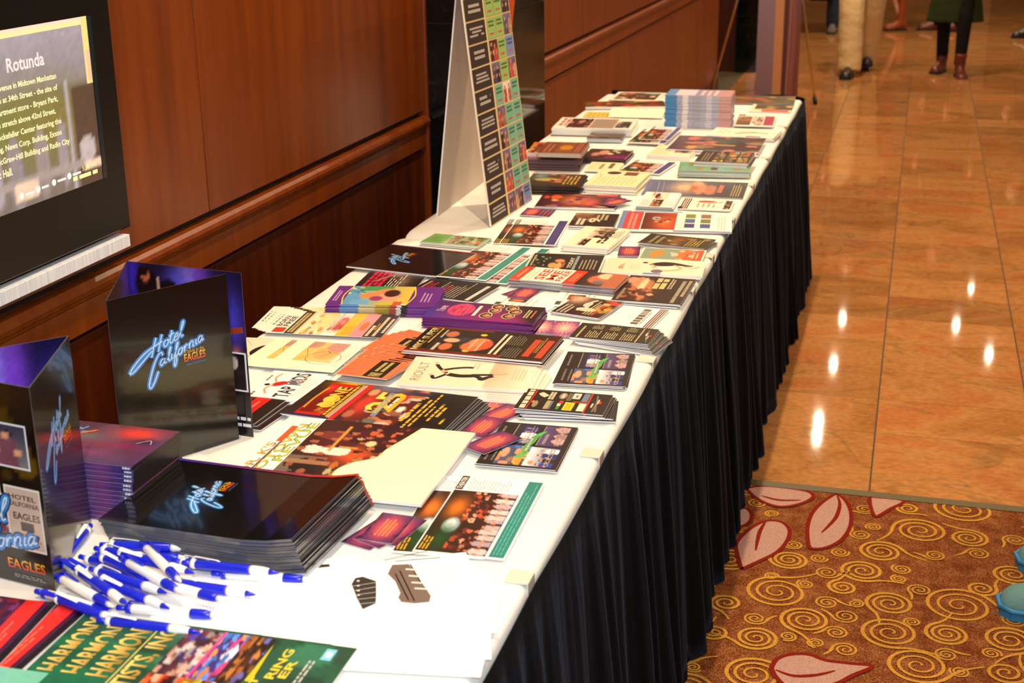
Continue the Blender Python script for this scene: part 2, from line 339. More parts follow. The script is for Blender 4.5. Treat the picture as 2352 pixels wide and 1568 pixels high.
LEAF=[[[-0.122,3.598],[-0.096,3.56],[-0.077,3.488],[-0.074,3.397],[-0.092,3.313],[-0.126,3.261],[-0.162,3.248],[-0.174,3.291],[-0.181,3.378],[-0.174,3.463],[-0.152,3.536]],[[-0.318,3.092],[-0.341,3.18],[-0.347,3.238],[-0.323,3.323],[-0.287,3.378],[-0.248,3.379],[-0.225,3.34],[-0.224,3.278],[-0.243,3.205],[-0.28,3.146]],[[-0.365,3.571],[-0.319,3.598],[-0.246,3.599],[-0.196,3.589],[-0.181,3.558],[-0.206,3.512],[-0.25,3.477],[-0.29,3.481],[-0.334,3.518]],[[-0.033,3.598],[0.057,3.595],[0.023,3.533],[-0.011,3.477],[-0.027,3.53]],[[-0.201,2.659],[-0.192,2.698],[-0.166,2.724],[-0.128,2.734],[-0.089,2.719],[-0.039,2.72],[0.008,2.72],[-0.03,2.674],[-0.065,2.629],[-0.117,2.598],[-0.163,2.597],[-0.188,2.626]],[[-0.38,3.438],[-0.345,3.438],[-0.328,3.395],[-0.334,3.348],[-0.365,3.321]]]
VEIN=[[[-0.118,3.584],[-0.108,3.528],[-0.112,3.451],[-0.127,3.392],[-0.143,3.343]],[[-0.29,3.368],[-0.298,3.303],[-0.296,3.2]],[[-0.319,3.532],[-0.269,3.515],[-0.211,3.53]],[],[[-0.191,2.653],[-0.152,2.639],[-0.106,2.654],[-0.068,2.682]],[]]
for lf,vn in zip(LEAF,VEIN):
    P=catmull(lf+[lf[0]],4)[:-1]; bm=bmesh.new(); bm.faces.new([bm.verts.new((p.x,min(p.y,3.5985),.0012)) for p in P]); lo=bmobj('leaf_motif',bm,M['pile_pink'],carpet)
    V,F=strip(P+[P[0]],.011); me=D.meshes.new('leaf_outline'); me.from_pydata([(v.x,min(v.y,3.5985),.0016) for v in V],[],F); link('leaf_outline',me,M['pile_red'],lo)
    if vn:
        Q=catmull(vn,5); V,F=strip(Q,[.004+.007*math.sin(PI*i/(len(Q)-1)) for i in range(len(Q))]); me=D.meshes.new('leaf_vein'); me.from_pydata([(v.x,v.y,.0016) for v in V],[],F); link('leaf_vein',me,M['pile_red'],lo)
# ---- wood wall on the left
wl=boxo('wall_left',(WX-.16,-2.5,0),(WX-.022,11.08,CEIL),M['reveal']); tag(wl,'mahogany panelled wall with chair rail',None,None,'structure')
def panels(cuts,z0,z1,matr,dep):
    for a,b2 in zip(cuts,cuts[1:]): boxo('panel',(WX-.03,a+.002,z0),(WX-dep,b2-.002,z1),matr,wl,bevel=.0015)
panels([-2.5,-1.6,-.15,1.30,2.75,4.21],.914,CEIL,M['wood'],0)
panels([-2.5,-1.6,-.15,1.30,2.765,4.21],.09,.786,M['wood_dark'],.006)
panels([5.07,6.42,7.60,8.83,10.03,11.08],.914,CEIL,M['wood'],0)
panels([5.07,6.42,7.60,8.83,10.03,11.08],.09,.786,M['wood'],.006)
def rail(name,y0,y1):
    prof=[(-.02,.800),(.006,.800),(.007,.858),(.011,.862),(.012,.868),(.018,.872),(.020,.882),(.017,.890),(.010,.897),(-.02,.897)]
    bm=bmesh.new(); A=[bm.verts.new((WX+d,y0,z)) for d,z in prof]; B=[bm.verts.new((WX+d,y1,z)) for d,z in prof]
    for i in range(len(prof)): j=(i+1)%len(prof); bm.faces.new((A[i],A[j],B[j],B[i]))
    bm.faces.new(A[::-1]); bm.faces.new(B); o=bmobj(name,bm,M['wood']); tag(o,None,None,None,'structure'); return o
t=rail('trim_2',-2.5,4.20); t['label']='moulded mahogany chair rail below the screen'
t=rail('trim_3',5.07,11.08); t['label']='moulded mahogany chair rail beyond the dark pier'
boxo('end_bead',(WX-.02,4.195,0),(WX+.012,4.215,CEIL),M['wood'],wl,bevel=.003)
for nm,a,b2 in(('baseboard_left',-2.5,4.2),('baseboard_far_left',5.07,11.08)):
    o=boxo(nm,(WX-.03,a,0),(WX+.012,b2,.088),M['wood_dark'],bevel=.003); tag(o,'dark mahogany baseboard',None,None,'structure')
# stone pier, blocks with joints
pier=boxo('wall_pier',(WX-.14,4.217,0),(PX-.006,5.066,CEIL),M['reveal']); tag(pier,'polished black green marble pier between wood panels',None,None,'structure')
for a,b2 in((0,.62),(.62,1.185),(1.185,1.78),(1.78,2.4),(2.4,CEIL)):
    boxo('stone_slab',(WX-.12,4.213,a+.0012),(PX,5.07,b2-.0012),M['green_marble'],pier,bevel=.001)
# return wall and second pier at the end of the panelling
o=boxo('wall_return',(-3.2,12.12,0),(-1.49,12.3,CEIL),M['wood_dark']); tag(o,'dark mahogany return wall at the end of the panelling',None,None,'structure')
p2=boxo('wall_end_pier',(-1.488,12.105,0),(-1.316,12.6,CEIL),M['reveal']); tag(p2,'black marble end pier far down the hall',None,None,'structure')
for a,b2 in((0,.40),(.40,.47),(.47,1.2),(1.2,2.1),(2.1,CEIL)): boxo('stone_slab',(-1.49,12.1,a+.002),(-1.312,12.61,b2-.002),M['green_marble'],p2,bevel=.002)
o=boxo('wall_far',(-3.2,26.9,0),(5.0,27.1,CEIL),M['plaster']); tag(o,'cream wall far at the end of the hall',None,None,'structure')
for i in range(4): boxo('streak_panel',(-2.6+i*1.9,26.85,0),(-1.6+i*1.9,26.9,2.2),M['black_panel'],o)  # dark panels out of view, added to streak the floor reflection
ceil=boxo('ceiling',(-3.2,-2.5,CEIL),(5.0,27,CEIL+.1),M['plaster']); tag(ceil,'cream ceiling with recessed downlights',None,None,'structure')

# ---- recessed downlights (first row: the bright spots mirrored in the marble)
M['lamp']=mat('lamp_lens',(255,240,210),.4); bb=M['lamp'].node_tree.nodes['Principled BSDF']; bb.inputs['Emission Color'].default_value=(1,.82,.55,1); bb.inputs['Emission Strength'].default_value=30
M['trimring']=mat('white_lamp_ring',(230,225,215),.4)
bm=bmesh.new(); bmesh.ops.create_circle(bm,cap_ends=True,segments=20,radius=.022); me_lens=D.meshes.new('lens'); bm.to_mesh(me_lens); bm.free(); me_lens.materials.append(M['lamp'])
bm=bmesh.new(); n=20
for k in range(n):
    q=[]
    for a in(k,k+1):
        for r_,z_ in((.022,0),(.066,-.006),(.07,.004)): q.append(bm.verts.new((r_*math.cos(2*PI*a/n),r_*math.sin(2*PI*a/n),z_)))
    bm.faces.new((q[0],q[1],q[4],q[3])); bm.faces.new((q[1],q[2],q[5],q[4]))
me_ring=D.meshes.new('ring'); bm.to_mesh(me_ring); bm.free(); me_ring.materials.append(M['trimring'])
LAMPS=[(-.59,11.74,22),(-.58,11.38,22),(-.56,14.83,22),(-.56,13.30,22),(.62,14.88,22),(.92,13.96,22),(.81,16.35,22),(-.78,20.40,22),(-.66,20.40,22),
 (-.80,.9,TBL:=20),(-.72,2.5,TBL),(-.72,4.1,22),(-.72,5.7,24),(.75,1.6,12),(.75,3.4,12),(.75,5.2,14),(.75,7.2,16),(-.7,7.6,18),(-.7,9.4,18),(.8,9.4,18),(2.4,2.5,14),(2.4,6,14),(2.4,10,14)]  # this row is unseen, added to light the table, aisle and hall
for x,y,p in LAMPS:
    t=empty('downlight',(x,y,CEIL-.004)); tag(t,'round recessed downlight set in the cream ceiling','downlight','ceiling downlights')
    link('trim_ring',me_ring,parent=t); link('lens',me_lens,parent=t,loc=(0,0,-.001))
    a=area('downlight_beam',(0,0,-.012),p,WARM,.045,spread=R(150)); a.parent=t

# ================================================================== TABLES
TX0,TX1,TZ=-1.235,-.432,.75
def folding_table(y0,y1,label):
    t=empty('folding_table',((TX0+TX1)/2,(y0+y1)/2,0)); tag(t,label,'table'); W=(TX1-TX0)/2-.012; Ld=(y1-y0)/2-.012
    boxo('tabletop',(-W,-Ld,.715),(W,Ld,.7455),M['laminate'],t,bevel=.004)
    for sx in(-1,1):
        for sy in(-1,1):
            bm=bmesh.new(); tube(bm,[(sx*(W-.1),sy*(Ld-.25),.715),(sx*(W-.08),sy*(Ld-.2),.0)],.013); bmobj('leg',bm,M['steel'],t,smooth=True)
def table_cloth(y0,y1,label,seed,z,left_drop):
    rg=random.Random(seed); ph=[rg.uniform(0,6.28) for _ in range(8)]
    prof=[]  # (x,z,kind)
    for k in range(7): prof.append((TX0-.004-.010*(1-k/7),z-.018-left_drop*(1-k/7)**1,'L'))
    for k in range(5): a=PI-PI/2*k/4; prof.append((TX0+.012+.015*math.cos(a),z-.015+.015*math.sin(a),'L' if k<3 else 'T'))
    nx=26
    for k in range(1,nx): prof.append((TX0+.02+(TX1-TX0-.04)*k/nx,z,'T'))
    for k in range(5): a=PI/2-PI/2*k/4; prof.append((TX1-.015+.015*math.cos(a),z-.015+.015*math.sin(a),'T'))
    for k in range(3): prof.append((TX1+.001,z-.03-.02*k,'R'))
    ny=110; bm=bmesh.new(); rowsv=[]
    for j in range(ny+1):
        v=j/ny; yy=y0+(y1-y0)*v; ed=min(j,ny-j); dz=-.014*(1-ed/2)**2 if ed<2 else 0; row=[]
        for (x,zz,k) in prof:
            if k=='L':
                f=max(0,(z-zz)/.2); x2=x-f*.03*(math.sin(yy*9+ph[0])+.7*math.sin(yy*23+ph[1])); z2=zz-f*.03*math.sin(yy*5+ph[2])
            else: x2=x+(.003*math.sin(yy*14+ph[5]) if k=='R' else 0); z2=zz
            if k=='T': z2-=.0012*(1+math.sin(yy*7+x*11+ph[3])*math.sin(x*9+ph[4]))*.6
            row.append(bm.verts.new((x2,yy,z2+dz)))
        rowsv.append(row)
    for j in range(ny):
        for i in range(len(prof)-1): bm.faces.new((rowsv[j][i],rowsv[j][i+1],rowsv[j+1][i+1],rowsv[j+1][i]))
    for s_,rv,yy in((-1,rowsv[0],y0-.002),(1,rowsv[-1],y1+.002)):
        dn=[bm.verts.new((v.co.x,yy,v.co.z-.05)) for v in rv]
        for i in range(len(rv)-1): bm.faces.new((rv[i],rv[i+1],dn[i+1],dn[i]))
    o=bmobj('tablecloth',bm,M['linen'],smooth=True); tag(o,label,'tablecloth','white tablecloths'); return o
def skirt(path,label,seed):
    """path: list of (x,y,nx,ny,ztop) along the table edge"""
    rg=random.Random(seed); nz=14; bm=bmesh.new(); cols=[]; s=0; prev=None; ph=[rg.uniform(0,6.28) for _ in range(6)]; pa=0; lam=.1; amp=1; nxt=0; amp2=1
    for (x,y,nx_,ny_,zt) in path:
        dl=0
        if prev: dl=math.hypot(x-prev[0],y-prev[1]); s+=dl
        prev=(x,y); col=[]; pa+=2*PI*dl/lam
        if pa>nxt: nxt=pa+2*PI; lam=rg.choice([.055,.07,.085,.11,.14]); amp2=rg.uniform(.45,1.15)
        amp+=(amp2-amp)*.25; w1=amp*math.sin(pa); w2=math.sin(2*PI*s/.33+ph[2]+.9*math.sin(s*5+ph[4])); w3=math.sin(2*PI*s/.028+ph[3])
        for k in range(nz+1):
            d=k/nz; zz=zt-(zt-.006)*d; g_=min(1,d/.12)
            off=.0055+.058*d**.9+g_*((.004+.011*d**.8)*w1+.014*d*w2*math.sin(2.5*d+s*3)+.0010*w3)
            off=max(off,.0045+.004*d)
            col.append(bm.verts.new((x+nx_*off,y+ny_*off,zz)))
        cols.append(col)
    for i in range(len(cols)-1):
        for k in range(nz): bm.faces.new((cols[i][k],cols[i+1][k],cols[i+1][k+1],cols[i][k+1]))
    # hem roll along the top
    o=bmobj('table_skirt',bm,M['velvet'],smooth=True); tag(o,label,'table skirt'); sm=o.modifiers.new('thickness','SOLIDIFY'); sm.thickness=.0016; sm.offset=0; return o
folding_table(.78,3.245,'folding table under the nearer white cloth'); folding_table(3.285,5.76,'folding table under the farther white cloth')
table_cloth(.77,3.262,'white tablecloth on the nearer table, under the pens and folders',3,TZ,.16)
table_cloth(3.27,5.77,'white tablecloth on the farther table, under the tall price board',8,TZ+.0006,.13)
ds=.008
def sag(y): return TZ+.0015-.006*abs(math.sin(PI*(y-1.56)/.455))
p1=[(TX1+.004,.77+i*ds,1,0,sag(.77+i*ds)) for i in range(int((3.262-.77)/ds)+1)]
skirt(p1,'black pleated skirt pinned along the aisle side of the nearer table',4)
p2_=[(TX1+.004,3.272+i*ds,1,0,sag(3.272+i*ds)) for i in range(int((5.75-3.272)/ds)+1)]
for k in range(1,8): a=PI/2*k/8; p2_.append((TX1+.004-.02+.02*math.cos(a),5.755+.02*math.sin(a),math.cos(a),math.sin(a),TZ-.002+.006*k/8))
p2_+=[(TX1-.016-i*ds,5.776,0,1,TZ+.004+.006*math.sin(i*.15)) for i in range(int((TX1-TX0-.02)/ds)+1)]
skirt(p2_,'black pleated skirt around the aisle side and far end of the farther table',9)
bm=bmesh.new(); box(bm,-.026,-.017,-.001,.006,.017,.0022,bevel=.0008); box(bm,.0045,-.017,-.028,.0068,.017,.0015,bevel=.0008); me_clip=D.meshes.new('skirt_clip'); bm.to_mesh(me_clip); bm.free(); me_clip.materials.append(M['clip'])
CL=[(1.564,'nearest, by the white guitar sheets'),(1.99,'beside the lower four-photo card'),(2.455,'beside the upper four-photo card'),(2.935,'beside the dark brown card'),(3.232,'at the joint of the two tables'),(3.62,'beside the blue and red flyer'),(4.06,'beside the blue-grey flyer'),(4.482,'beside the dark collage cards'),(5.086,'beside the flyer with a magenta bar')]
for y,lb in CL: tag(link('skirt_clip',me_clip,loc=(TX1-.006,y,TZ+.0006)),'beige plastic skirt clip on the table edge, '+lb,'clip','skirt clips')

# ================================================================== PRINTED DESIGNS  (x: reading direction, y: up the page, 0..1)
K=(20,16,15); WHT=(250,248,240); SK=(220,160,120)
HOTEL=[[(-3.3,-1.0),(-2.7,-.2),(-1.2,.75),(.3,1.05),(1.75,1.15)],[(-3.3,-1.0),(-2.6,-1.05),(-1.3,-.3),(.1,.55)],[(.1,-.5),(.45,1.2),(.75,2.3)],[(1.15,-.2),(1.4,1.2),(1.65,2.3)],
 [(2.45,.95),(2.1,.85),(1.98,.4),(2.2,.02),(2.55,.15),(2.7,.6),(2.45,.95),(2.85,.75)],[(3.25,2.0),(3.0,.8),(3.0,.1),(3.3,.05),(3.55,.35)],[(2.75,1.25),(3.6,1.4)],
 [(3.6,.45),(4.1,.6),(4.2,.95),(3.9,1.0),(3.65,.6),(3.7,.1),(4.0,0),(4.4,.4)],[(4.4,.4),(4.95,1.6),(5.1,2.3),(4.85,2.2),(4.65,1.0),(4.75,.1),(5.1,.2)]]
CALI=[[(2.1,1.5),(1.95,2.1),(1.45,2.0),(.8,.9),(.3,-.8),(.1,-2.0),(.35,-2.6),(.9,-2.0),(1.5,-.6)],
 [(2.3,.9),(1.95,.85),(1.8,.4),(2.0,.02),(2.35,.4),(2.5,.9),(2.42,.15),(2.75,.2)],[(2.9,.3),(3.3,1.5),(3.4,2.1),(3.2,2.0),(3.05,.8),(3.15,.05),(3.4,.2)],[(3.6,.9),(3.55,.1),(3.85,.15)],
 [(3.9,.2),(4.4,1.5),(4.55,2.1),(4.3,2.0),(4.15,.6),(4.0,-1.0),(4.15,-1.4),(4.35,-.6),(4.3,.1),(4.6,.3)],[(5.0,.95),(4.7,.8),(4.65,.3),(4.85,.02),(5.15,.2),(5.25,.7),(5.0,.95),(5.4,.8)],
 [(5.55,.95),(5.6,0)],[(5.6,.45),(5.8,.9),(6.1,.85)],[(6.35,.95),(6.4,0)],[(6.42,.5),(6.65,.95),(6.95,.8),(6.95,.1),(7.15,.1)],[(7.45,.95),(7.42,.1),(7.65,.12)],
 [(8.3,.9),(8.0,.9),(7.82,.4),(8.0,.02),(8.3,.35),(8.45,.95),(8.4,.15),(8.7,.3)]]
def neon(a,cx,cy,size,rot=.30,eagles=True,core=(205,235,255)):
    """neon script logo; cx,cy fraction of its middle, size = width as fraction of sheet width"""
    k=size*a.w/11.2; c,s_=math.cos(rot),math.sin(rot)
    def tr(p,dx,dy):
        x,y=p[0]+dx+.34*(p[1]+dy),p[1]+dy; x-=2.6; y+=.4; x*=1.12; y*=.86
        return (cx+(x*c-y*s_)*k/a.w, cy+(x*s_+y*c)*k/a.h)
    S=[[tr(p,0,1.2) for p in st] for st in HOTEL]+[[tr(p,-.3,-1.5) for p in st] for st in CALI]
    for wd,col in((.92,(16,40,70)),(.66,(60,140,220)),(.15,core)):
        for st in S: a.line(st,wd*k,col)
    if eagles:
        x0,x1=cx+size*.22,cx+size*.54; y0=cy-size*.16*a.w/a.h; hh=size*a.w/a.h
        a.text('A Salute to the',x0,y0+.115*hh,x1-.01,y0+.165*hh,(226,170,50),bold=False)
        a.text('EAGLES',x0,y0,x1,y0+.11*hh,(200,40,20),(245,200,50)); a.text('www.hotelcal.com',x0+.01,y0-.055*hh,x1,y0-.015*hh,(70,120,170),bold=False)
def d_hcfolder(a):
    a.r(0,0,1,1,(13,12,12)); neon(a,.50,.63,.44); a.g(.965,.42,1,1,(120,34,70),(56,44,150)); a.g(.965,0,1,.42,(222,62,50),(120,34,70))
def d_harmony(a):
    a.photo(0,0,1,1,30,40,3,((34,72,54),(22,104,70)),[('blob',26,0,0,1,1,.10,[(30,84,60),(20,74,52),(40,100,74)])],.06)
    GA,GB=(150,112,30),(240,214,120)
    a.text('HARMONY',.40,.865,.97,.965,GA,GB); a.r(.1,.848,.985,.854,(222,196,96)); a.text('ARTISTS, INC.',.16,.74,.975,.838,GA,GB)
    a.photo(.5,.565,.98,.725,22,16,11,((60,30,50),(60,30,50)),[('blob',60,0,0,1,1,.10,[(70,60,150),(200,190,190),(120,50,60),(210,160,140),(160,60,90)])]); a.photo(.02,.565,.5,.725,22,16,10,((60,10,10),(60,10,10)),[('blob',60,0,0,1,1,.10,[(200,40,20),(230,90,40),(40,10,10),(220,170,140)])])
    a.photo(.5,.455,.98,.565,22,16,21,((40,30,90),(90,60,150)),[('blob',50,0,0,1,1,.12,[(230,80,150),(80,140,230),(240,220,230),(50,40,110),(230,150,90)])]); a.r(.5,.56,.98,.572,(235,70,150))
    a.photo(.02,.455,.5,.565,22,16,22,((120,30,10),(160,130,30)),[('blob',50,0,0,1,1,.12,[(220,60,30),(200,190,40),(230,120,50),(60,30,10)])])
    a.photo(.5,.345,.98,.455,22,16,23,((30,18,12),(60,30,16)),[('blob',50,0,0,1,1,.10,[(150,84,40),(90,46,20),(190,120,60),(110,110,190),(30,20,14)])]); a.photo(.02,.345,.5,.455,22,16,24,((10,14,20),(30,20,20)),[('blob',40,0,0,1,1,.10,[(40,140,180),(90,200,220),(40,60,160),(30,20,20),(190,170,160)])])
    a.poly([(.55,.338),(.93,.338),(.55,.31)],(226,190,30))
    a.text('IT',.50,.285,.60,.315,(226,204,60)); a.text('RING',.60,.235,.90,.275,(226,204,60)); a.text('ER',.62,.19,.80,.225,(226,204,60)); a.greek(.35,.12,.82,.155,2,(190,190,180),.5,.2,'r'); a.r(.84,.07,.955,.115,(130,200,225)); a.e(.898,.092,.03,.013,(230,245,250))
def d_redband(a):
    a.photo(0,0,1,1,36,36,5,((70,24,60),(56,16,40)),[('blob',90,0,.3,1,1,.05,[(140,30,50),(120,50,110),(90,20,30),(60,20,60)]),('blob',14,.7,.55,1,.62,.03,[(240,210,90),(230,150,60),(200,220,150)]),('glow',.35,.62,.22,.2,(245,200,150)),('blob',30,.2,.45,.6,.75,.04,[(250,220,170),(210,90,60),(120,30,30)])])
    a.r(0,.12,1,.30,(225,44,36)); a.greek(.1,.17,.8,.25,2,(240,120,90),.4); a.r(0,0,1,.07,(24,14,18))
def d_cd(a):
    a.photo(0,0,1,1,34,34,7,((80,50,96),(100,60,80)),[('glow',.70,.80,.18,.16,(236,70,56)),('glow',.62,.45,.3,.10,(130,40,76)),('glow',.25,.62,.25,.12,(110,100,106)),('glow',.35,.25,.35,.08,(150,60,120)),('glow',.8,.30,.2,.10,(90,50,80)),('glow',.85,.62,.1,.06,(60,40,60))],.05)
    neon(a,.16,.70,.30,.25,False,(230,240,250)); a.poly([(.24,.66),(.34,.80),(.37,.78),(.27,.64)],(214,110,40)); a.line([(.80,.55),(.88,.66),(.92,.56)],.0015,(190,180,220))
def d_motown(a):
    a.r(0,0,1,1,WHT); a.r(.0,0,1,.30,(252,248,206))
    pts=[(0,.42),(.15,.42),(.30,.44),(.42,.40),(.52,.31),(.66,.29),(.82,.25),(1,.21)]; c=[(p.x,p.y) for p in catmull(pts,5)]
    a.photo(0,.27,1,.80,76,66,31,((52,22,22),(60,28,26)),[('r',0,.62,.46,1,(112,98,82)),('crowd',2,.02,.42,.58,.44,[(244,236,228),(34,24,26)],(150,84,60)),('r',.36,.56,.41,1,(156,116,86)),('blob',46,.02,.06,.42,.52,.045,[(150,120,80),(200,90,50),(60,50,40),(180,170,120),(40,26,24),(214,130,70)]),('glow',.52,.42,.13,.22,(226,88,44)),('crowd',3,.46,.86,.50,.50,[(240,226,210),(70,24,30),(120,50,50)],(170,90,60)),('crowd',3,.66,1,.24,.40,[(238,222,206),(90,30,40),(60,24,28)],(176,96,66)),('r',.55,.66,.92,.69,(214,150,60)),('r',.60,.44,.63,.62,(206,140,60)),('crowd',3,.44,.86,.02,.40,[(60,26,30),(120,40,44),(236,216,196)],(190,104,70)),('e',.70,.36,.04,.05,(236,206,150)),('e',.30,.24,.04,.05,(236,206,150)),('blob',16,.4,.1,1,.5,.03,[(200,80,50),(120,40,40),(220,170,120),(60,24,26)])],.05)
    a.poly([(0,.44)]+[(x,y+.07) for x,y in c]+[(1,.27),(1,0),(0,0)],(252,248,206)); a.line([(x,y+.07) for x,y in c],.002,(240,214,130),False)
    a.text("DR. K'S",.16,.915,.60,.965,(160,120,90),(226,186,60)); a.r(.10,.900,.62,.912,(110,90,80)); a.r(.62,.90,.86,.935,(222,90,50))
    a.text('MOTOWN',.095,.856,.90,.902,(96,104,30)); a.text('REVUE',.35,.806,.93,.856,(70,100,30))
    a.text('MOTOWN',.10,.860,.895,.898,(226,170,40),(236,224,60),bold=False); a.text('REVUE',.355,.810,.925,.852,(236,216,60),(150,200,60),bold=False)
def d_fizz(a):
    a.photo(0,0,1,1,60,76,41,((22,17,15),(40,26,20)),[('r',0,.30,1,.62,(90,30,24)),('glow',.93,.80,.16,.12,(214,170,20)),('glow',.95,.56,.14,.12,(90,120,150)),('glow',.5,.60,.32,.07,(226,60,44)),('blob',18,.6,.32,1,.44,.05,[(150,40,44),(190,110,60),(220,180,150),(60,40,60)]),('blob',18,.0,.34,.4,.52,.05,[(60,30,24),(190,110,80),(214,190,170),(90,90,80)]),('e',.80,.62,.09,.03,(214,150,110)),('e',.72,.41,.10,.028,(190,44,60)),('e',.45,.36,.08,.025,(236,230,215)),('e',.3,.30,.09,.022,(226,214,200)),('e',.2,.62,.1,.03,(180,100,70)),('r',0,0,1,.28,(24,19,17)),('glow',0,.85,.1,.2,(40,40,90))])
    a.poly([(.06,.70),(.94,.70),(.94,.93),(.06,.93)],(196,30,20)); a.photo(.12,.73,.86,.92,20,10,42,((70,10,8),(120,14,10)),[('glow',.98,.9,.3,.3,(226,60,40)),('glow',0,.2,.2,.3,(220,80,60))],.04)
    a.line([(.22,.915),(.5,.925),(.8,.915)],.004,(206,150,40)); a.text('THE',.16,.80,.26,.83,(206,150,40)); a.e(.36,.805,.09,.045,(240,200,60),18); a.e(.50,.815,.10,.05,(244,206,70),18); a.text('BONE',.30,.77,.86,.86,(214,160,40),(248,216,96))
    a.r(.06,.735,.95,.765,(60,40,10)); a.greek(.09,.738,.92,.762,1,(206,170,50),.8,0,'l',.05); a.line([(.06,.728),(.95,.728)],.002,(226,180,60),False); a.r(.04,.70,.96,.722,(180,160,150)); a.r(0,.665,1,.70,(214,36,28))
    a.text('25',.34,.40,.86,.575,(214,170,20),(248,224,100)); a.poly([(.20,.455),(.84,.49),(.84,.525),(.20,.49)],(120,140,150)); a.text('ANNIVERSARY',.28,.468,.78,.512,(216,190,90)); a.greek(.44,.43,.74,.452,1,(220,215,200),.8,0,'c',.1)
    for y0,x0,x1,h_ in((.275,.16,.66,.03),(.235,.06,.78,.02),(.205,.06,.95,.018),(.175,.34,.62,.014),(.135,.24,.7,.02),(.105,.36,.62,.022),(.05,.2,.34,.02)): a.greek(x0,y0,x1,y0+h_,1,(214,168,40),.8,0,'l',.09)
def d_tap(a):
    a.r(0,0,1,1,(252,250,246)); a.text('TAP KIDS',.04,.26,.96,.54,(60,50,70)); a.e(.52,.64,.08,.14,(200,40,40),a=.6); a.e(.46,.84,.04,.05,(40,28,26)); a.e(.58,.42,.10,.06,(110,100,120),a=.9); a.line([(.48,.74),(.30,.80),(.14,.70)],.004,SK); a.line([(.55,.72),(.74,.82),(.9,.78)],.004,SK); a.line([(.62,.35),(.85,.28)],.004,SK)
    a.greek(.1,.06,.9,.24,5,(214,200,180),.35,.4); a.greek(.6,.9,.9,.96,1,(120,110,100),.6); a.greek(.05,.88,.2,.96,1,(120,110,100),.6)
def d_redleft(a):
    a.r(0,0,1,1,(26,18,18)); a.photo(.0,.45,1,1,30,20,51,((70,10,16),(150,30,24)),[('glow',.6,.5,.3,.3,(214,60,50)),('blob',20,0,0,1,1,.10,[(120,20,40),(200,80,60),(70,20,60)])]); a.r(0,.22,1,.45,(222,40,32)); a.greek(.1,.3,.9,.38,1,(240,130,110),.5)
def d_caric(a):
    a.g(0,0,1,1,(255,250,226),(255,246,210)); a.photo(.3,.2,1,.75,30,24,55,((238,206,150),(232,198,110)),[('e',.45,.35,.3,.3,(236,178,110)),('e',.8,.2,.25,.3,(206,150,140)),('e',.85,.85,.2,.2,(200,150,130))],.03)
    for r_ in(.24,): a.line([(.45+r_*math.cos(t*.35)*.9,.36+r_*math.sin(t*.35)) for t in range(19)],.0014,(190,90,40))
    a.line([(.35,.7),(.5,.62),(.75,.72),(.95,.66)],.001,(120,100,50)); a.line([(.5,.42),(.62,.34),(.7,.4)],.0016,(200,60,50)); a.greek(.2,.05,.8,.13,2,(226,206,170),.3)
def d_swoosh(a):
    a.r(0,0,1,1,(250,228,200)); P=[(.25,.62),(.45,.72),(.70,.62),(.80,.36),(.66,.16),(.58,.20),(.64,.40),(.50,.52),(.30,.54)]; a.poly([(p.x,p.y) for p in catmull(P+[P[0]],4)[:-1]],(34,24,24)); a.e(.2,.7,.10,.08,(230,180,160)); a.line([(.1,.95),(.2,.6),(.5,.3)],.0008,(140,110,90)); a.line([(.7,.8),(.9,.95)],.0008,(140,110,90))
def d_orange(a):
    a.r(0,0,1,1,(226,122,80)); a.r(0,0,1,.012,(150,84,60)); a.r(0,.988,1,1,(240,220,206)); a.r(0,0,.012,1,(240,220,206)); a.r(.988,0,1,1,(150,84,60)); a.greek(.05,.62,.95,.95,6,(206,100,62),.3,.2); a.r(.06,.12,.94,.5,(40,28,22)); a.text('PARK',.10,.20,.30,.42,(200,190,110)); a.greek(.36,.2,.9,.42,2,(190,180,110),.6,.1)
def d_super(a):
    a.r(0,0,1,1,(30,20,16)); a.g(0,.0,1,.25,(70,26,12),(34,20,14)); a.g(.0,.3,.12,1,(120,40,20),(90,34,18),0); a.g(.88,.5,1,1,(50,24,16),(120,40,20),0)
    a.text('MIKE SUPER',.06,.905,.97,.965,(120,96,50),(240,220,160)); a.greek(.35,.875,.95,.895,1,(200,170,90),.7,0)
    a.photo(.10,.42,.92,.86,44,40,61,((34,22,18),(46,40,34)),[('e',.30,.30,.22,.2,(226,110,66)),('e',.5,.25,.2,.18,(232,130,84)),('e',.4,.12,.2,.1,(214,84,50)),('r',.12,.2,.62,.23,(240,190,150)),('r',.18,.32,.66,.345,(240,190,150)),('e',.55,.55,.12,.12,(50,50,70)),('e',.5,.72,.10,.13,(226,170,130)),('e',.85,.3,.05,.05,(240,196,60)),('e',.08,.35,.05,.05,(230,180,60)),('e',.2,.72,.16,.10,(220,110,66)),('e',.78,.8,.14,.1,(190,110,80)),('r',.0,.86,.35,.9,(200,190,170)),('r',.6,.92,.95,.96,(200,190,170))])
    a.r(.12,.385,.92,.405,(226,206,170)); a.r(.12,.345,.88,.365,(226,206,170)); a.greek(.52,.22,.92,.34,7,(120,110,90),.4); a.greek(.06,.19,.46,.32,7,(120,110,90),.4); a.r(.14,.115,.80,.165,(190,70,40)); a.r(.12,.02,.80,.07,(190,70,40)); a.greek(.3,.08,.9,.11,2,(190,150,60),.5)
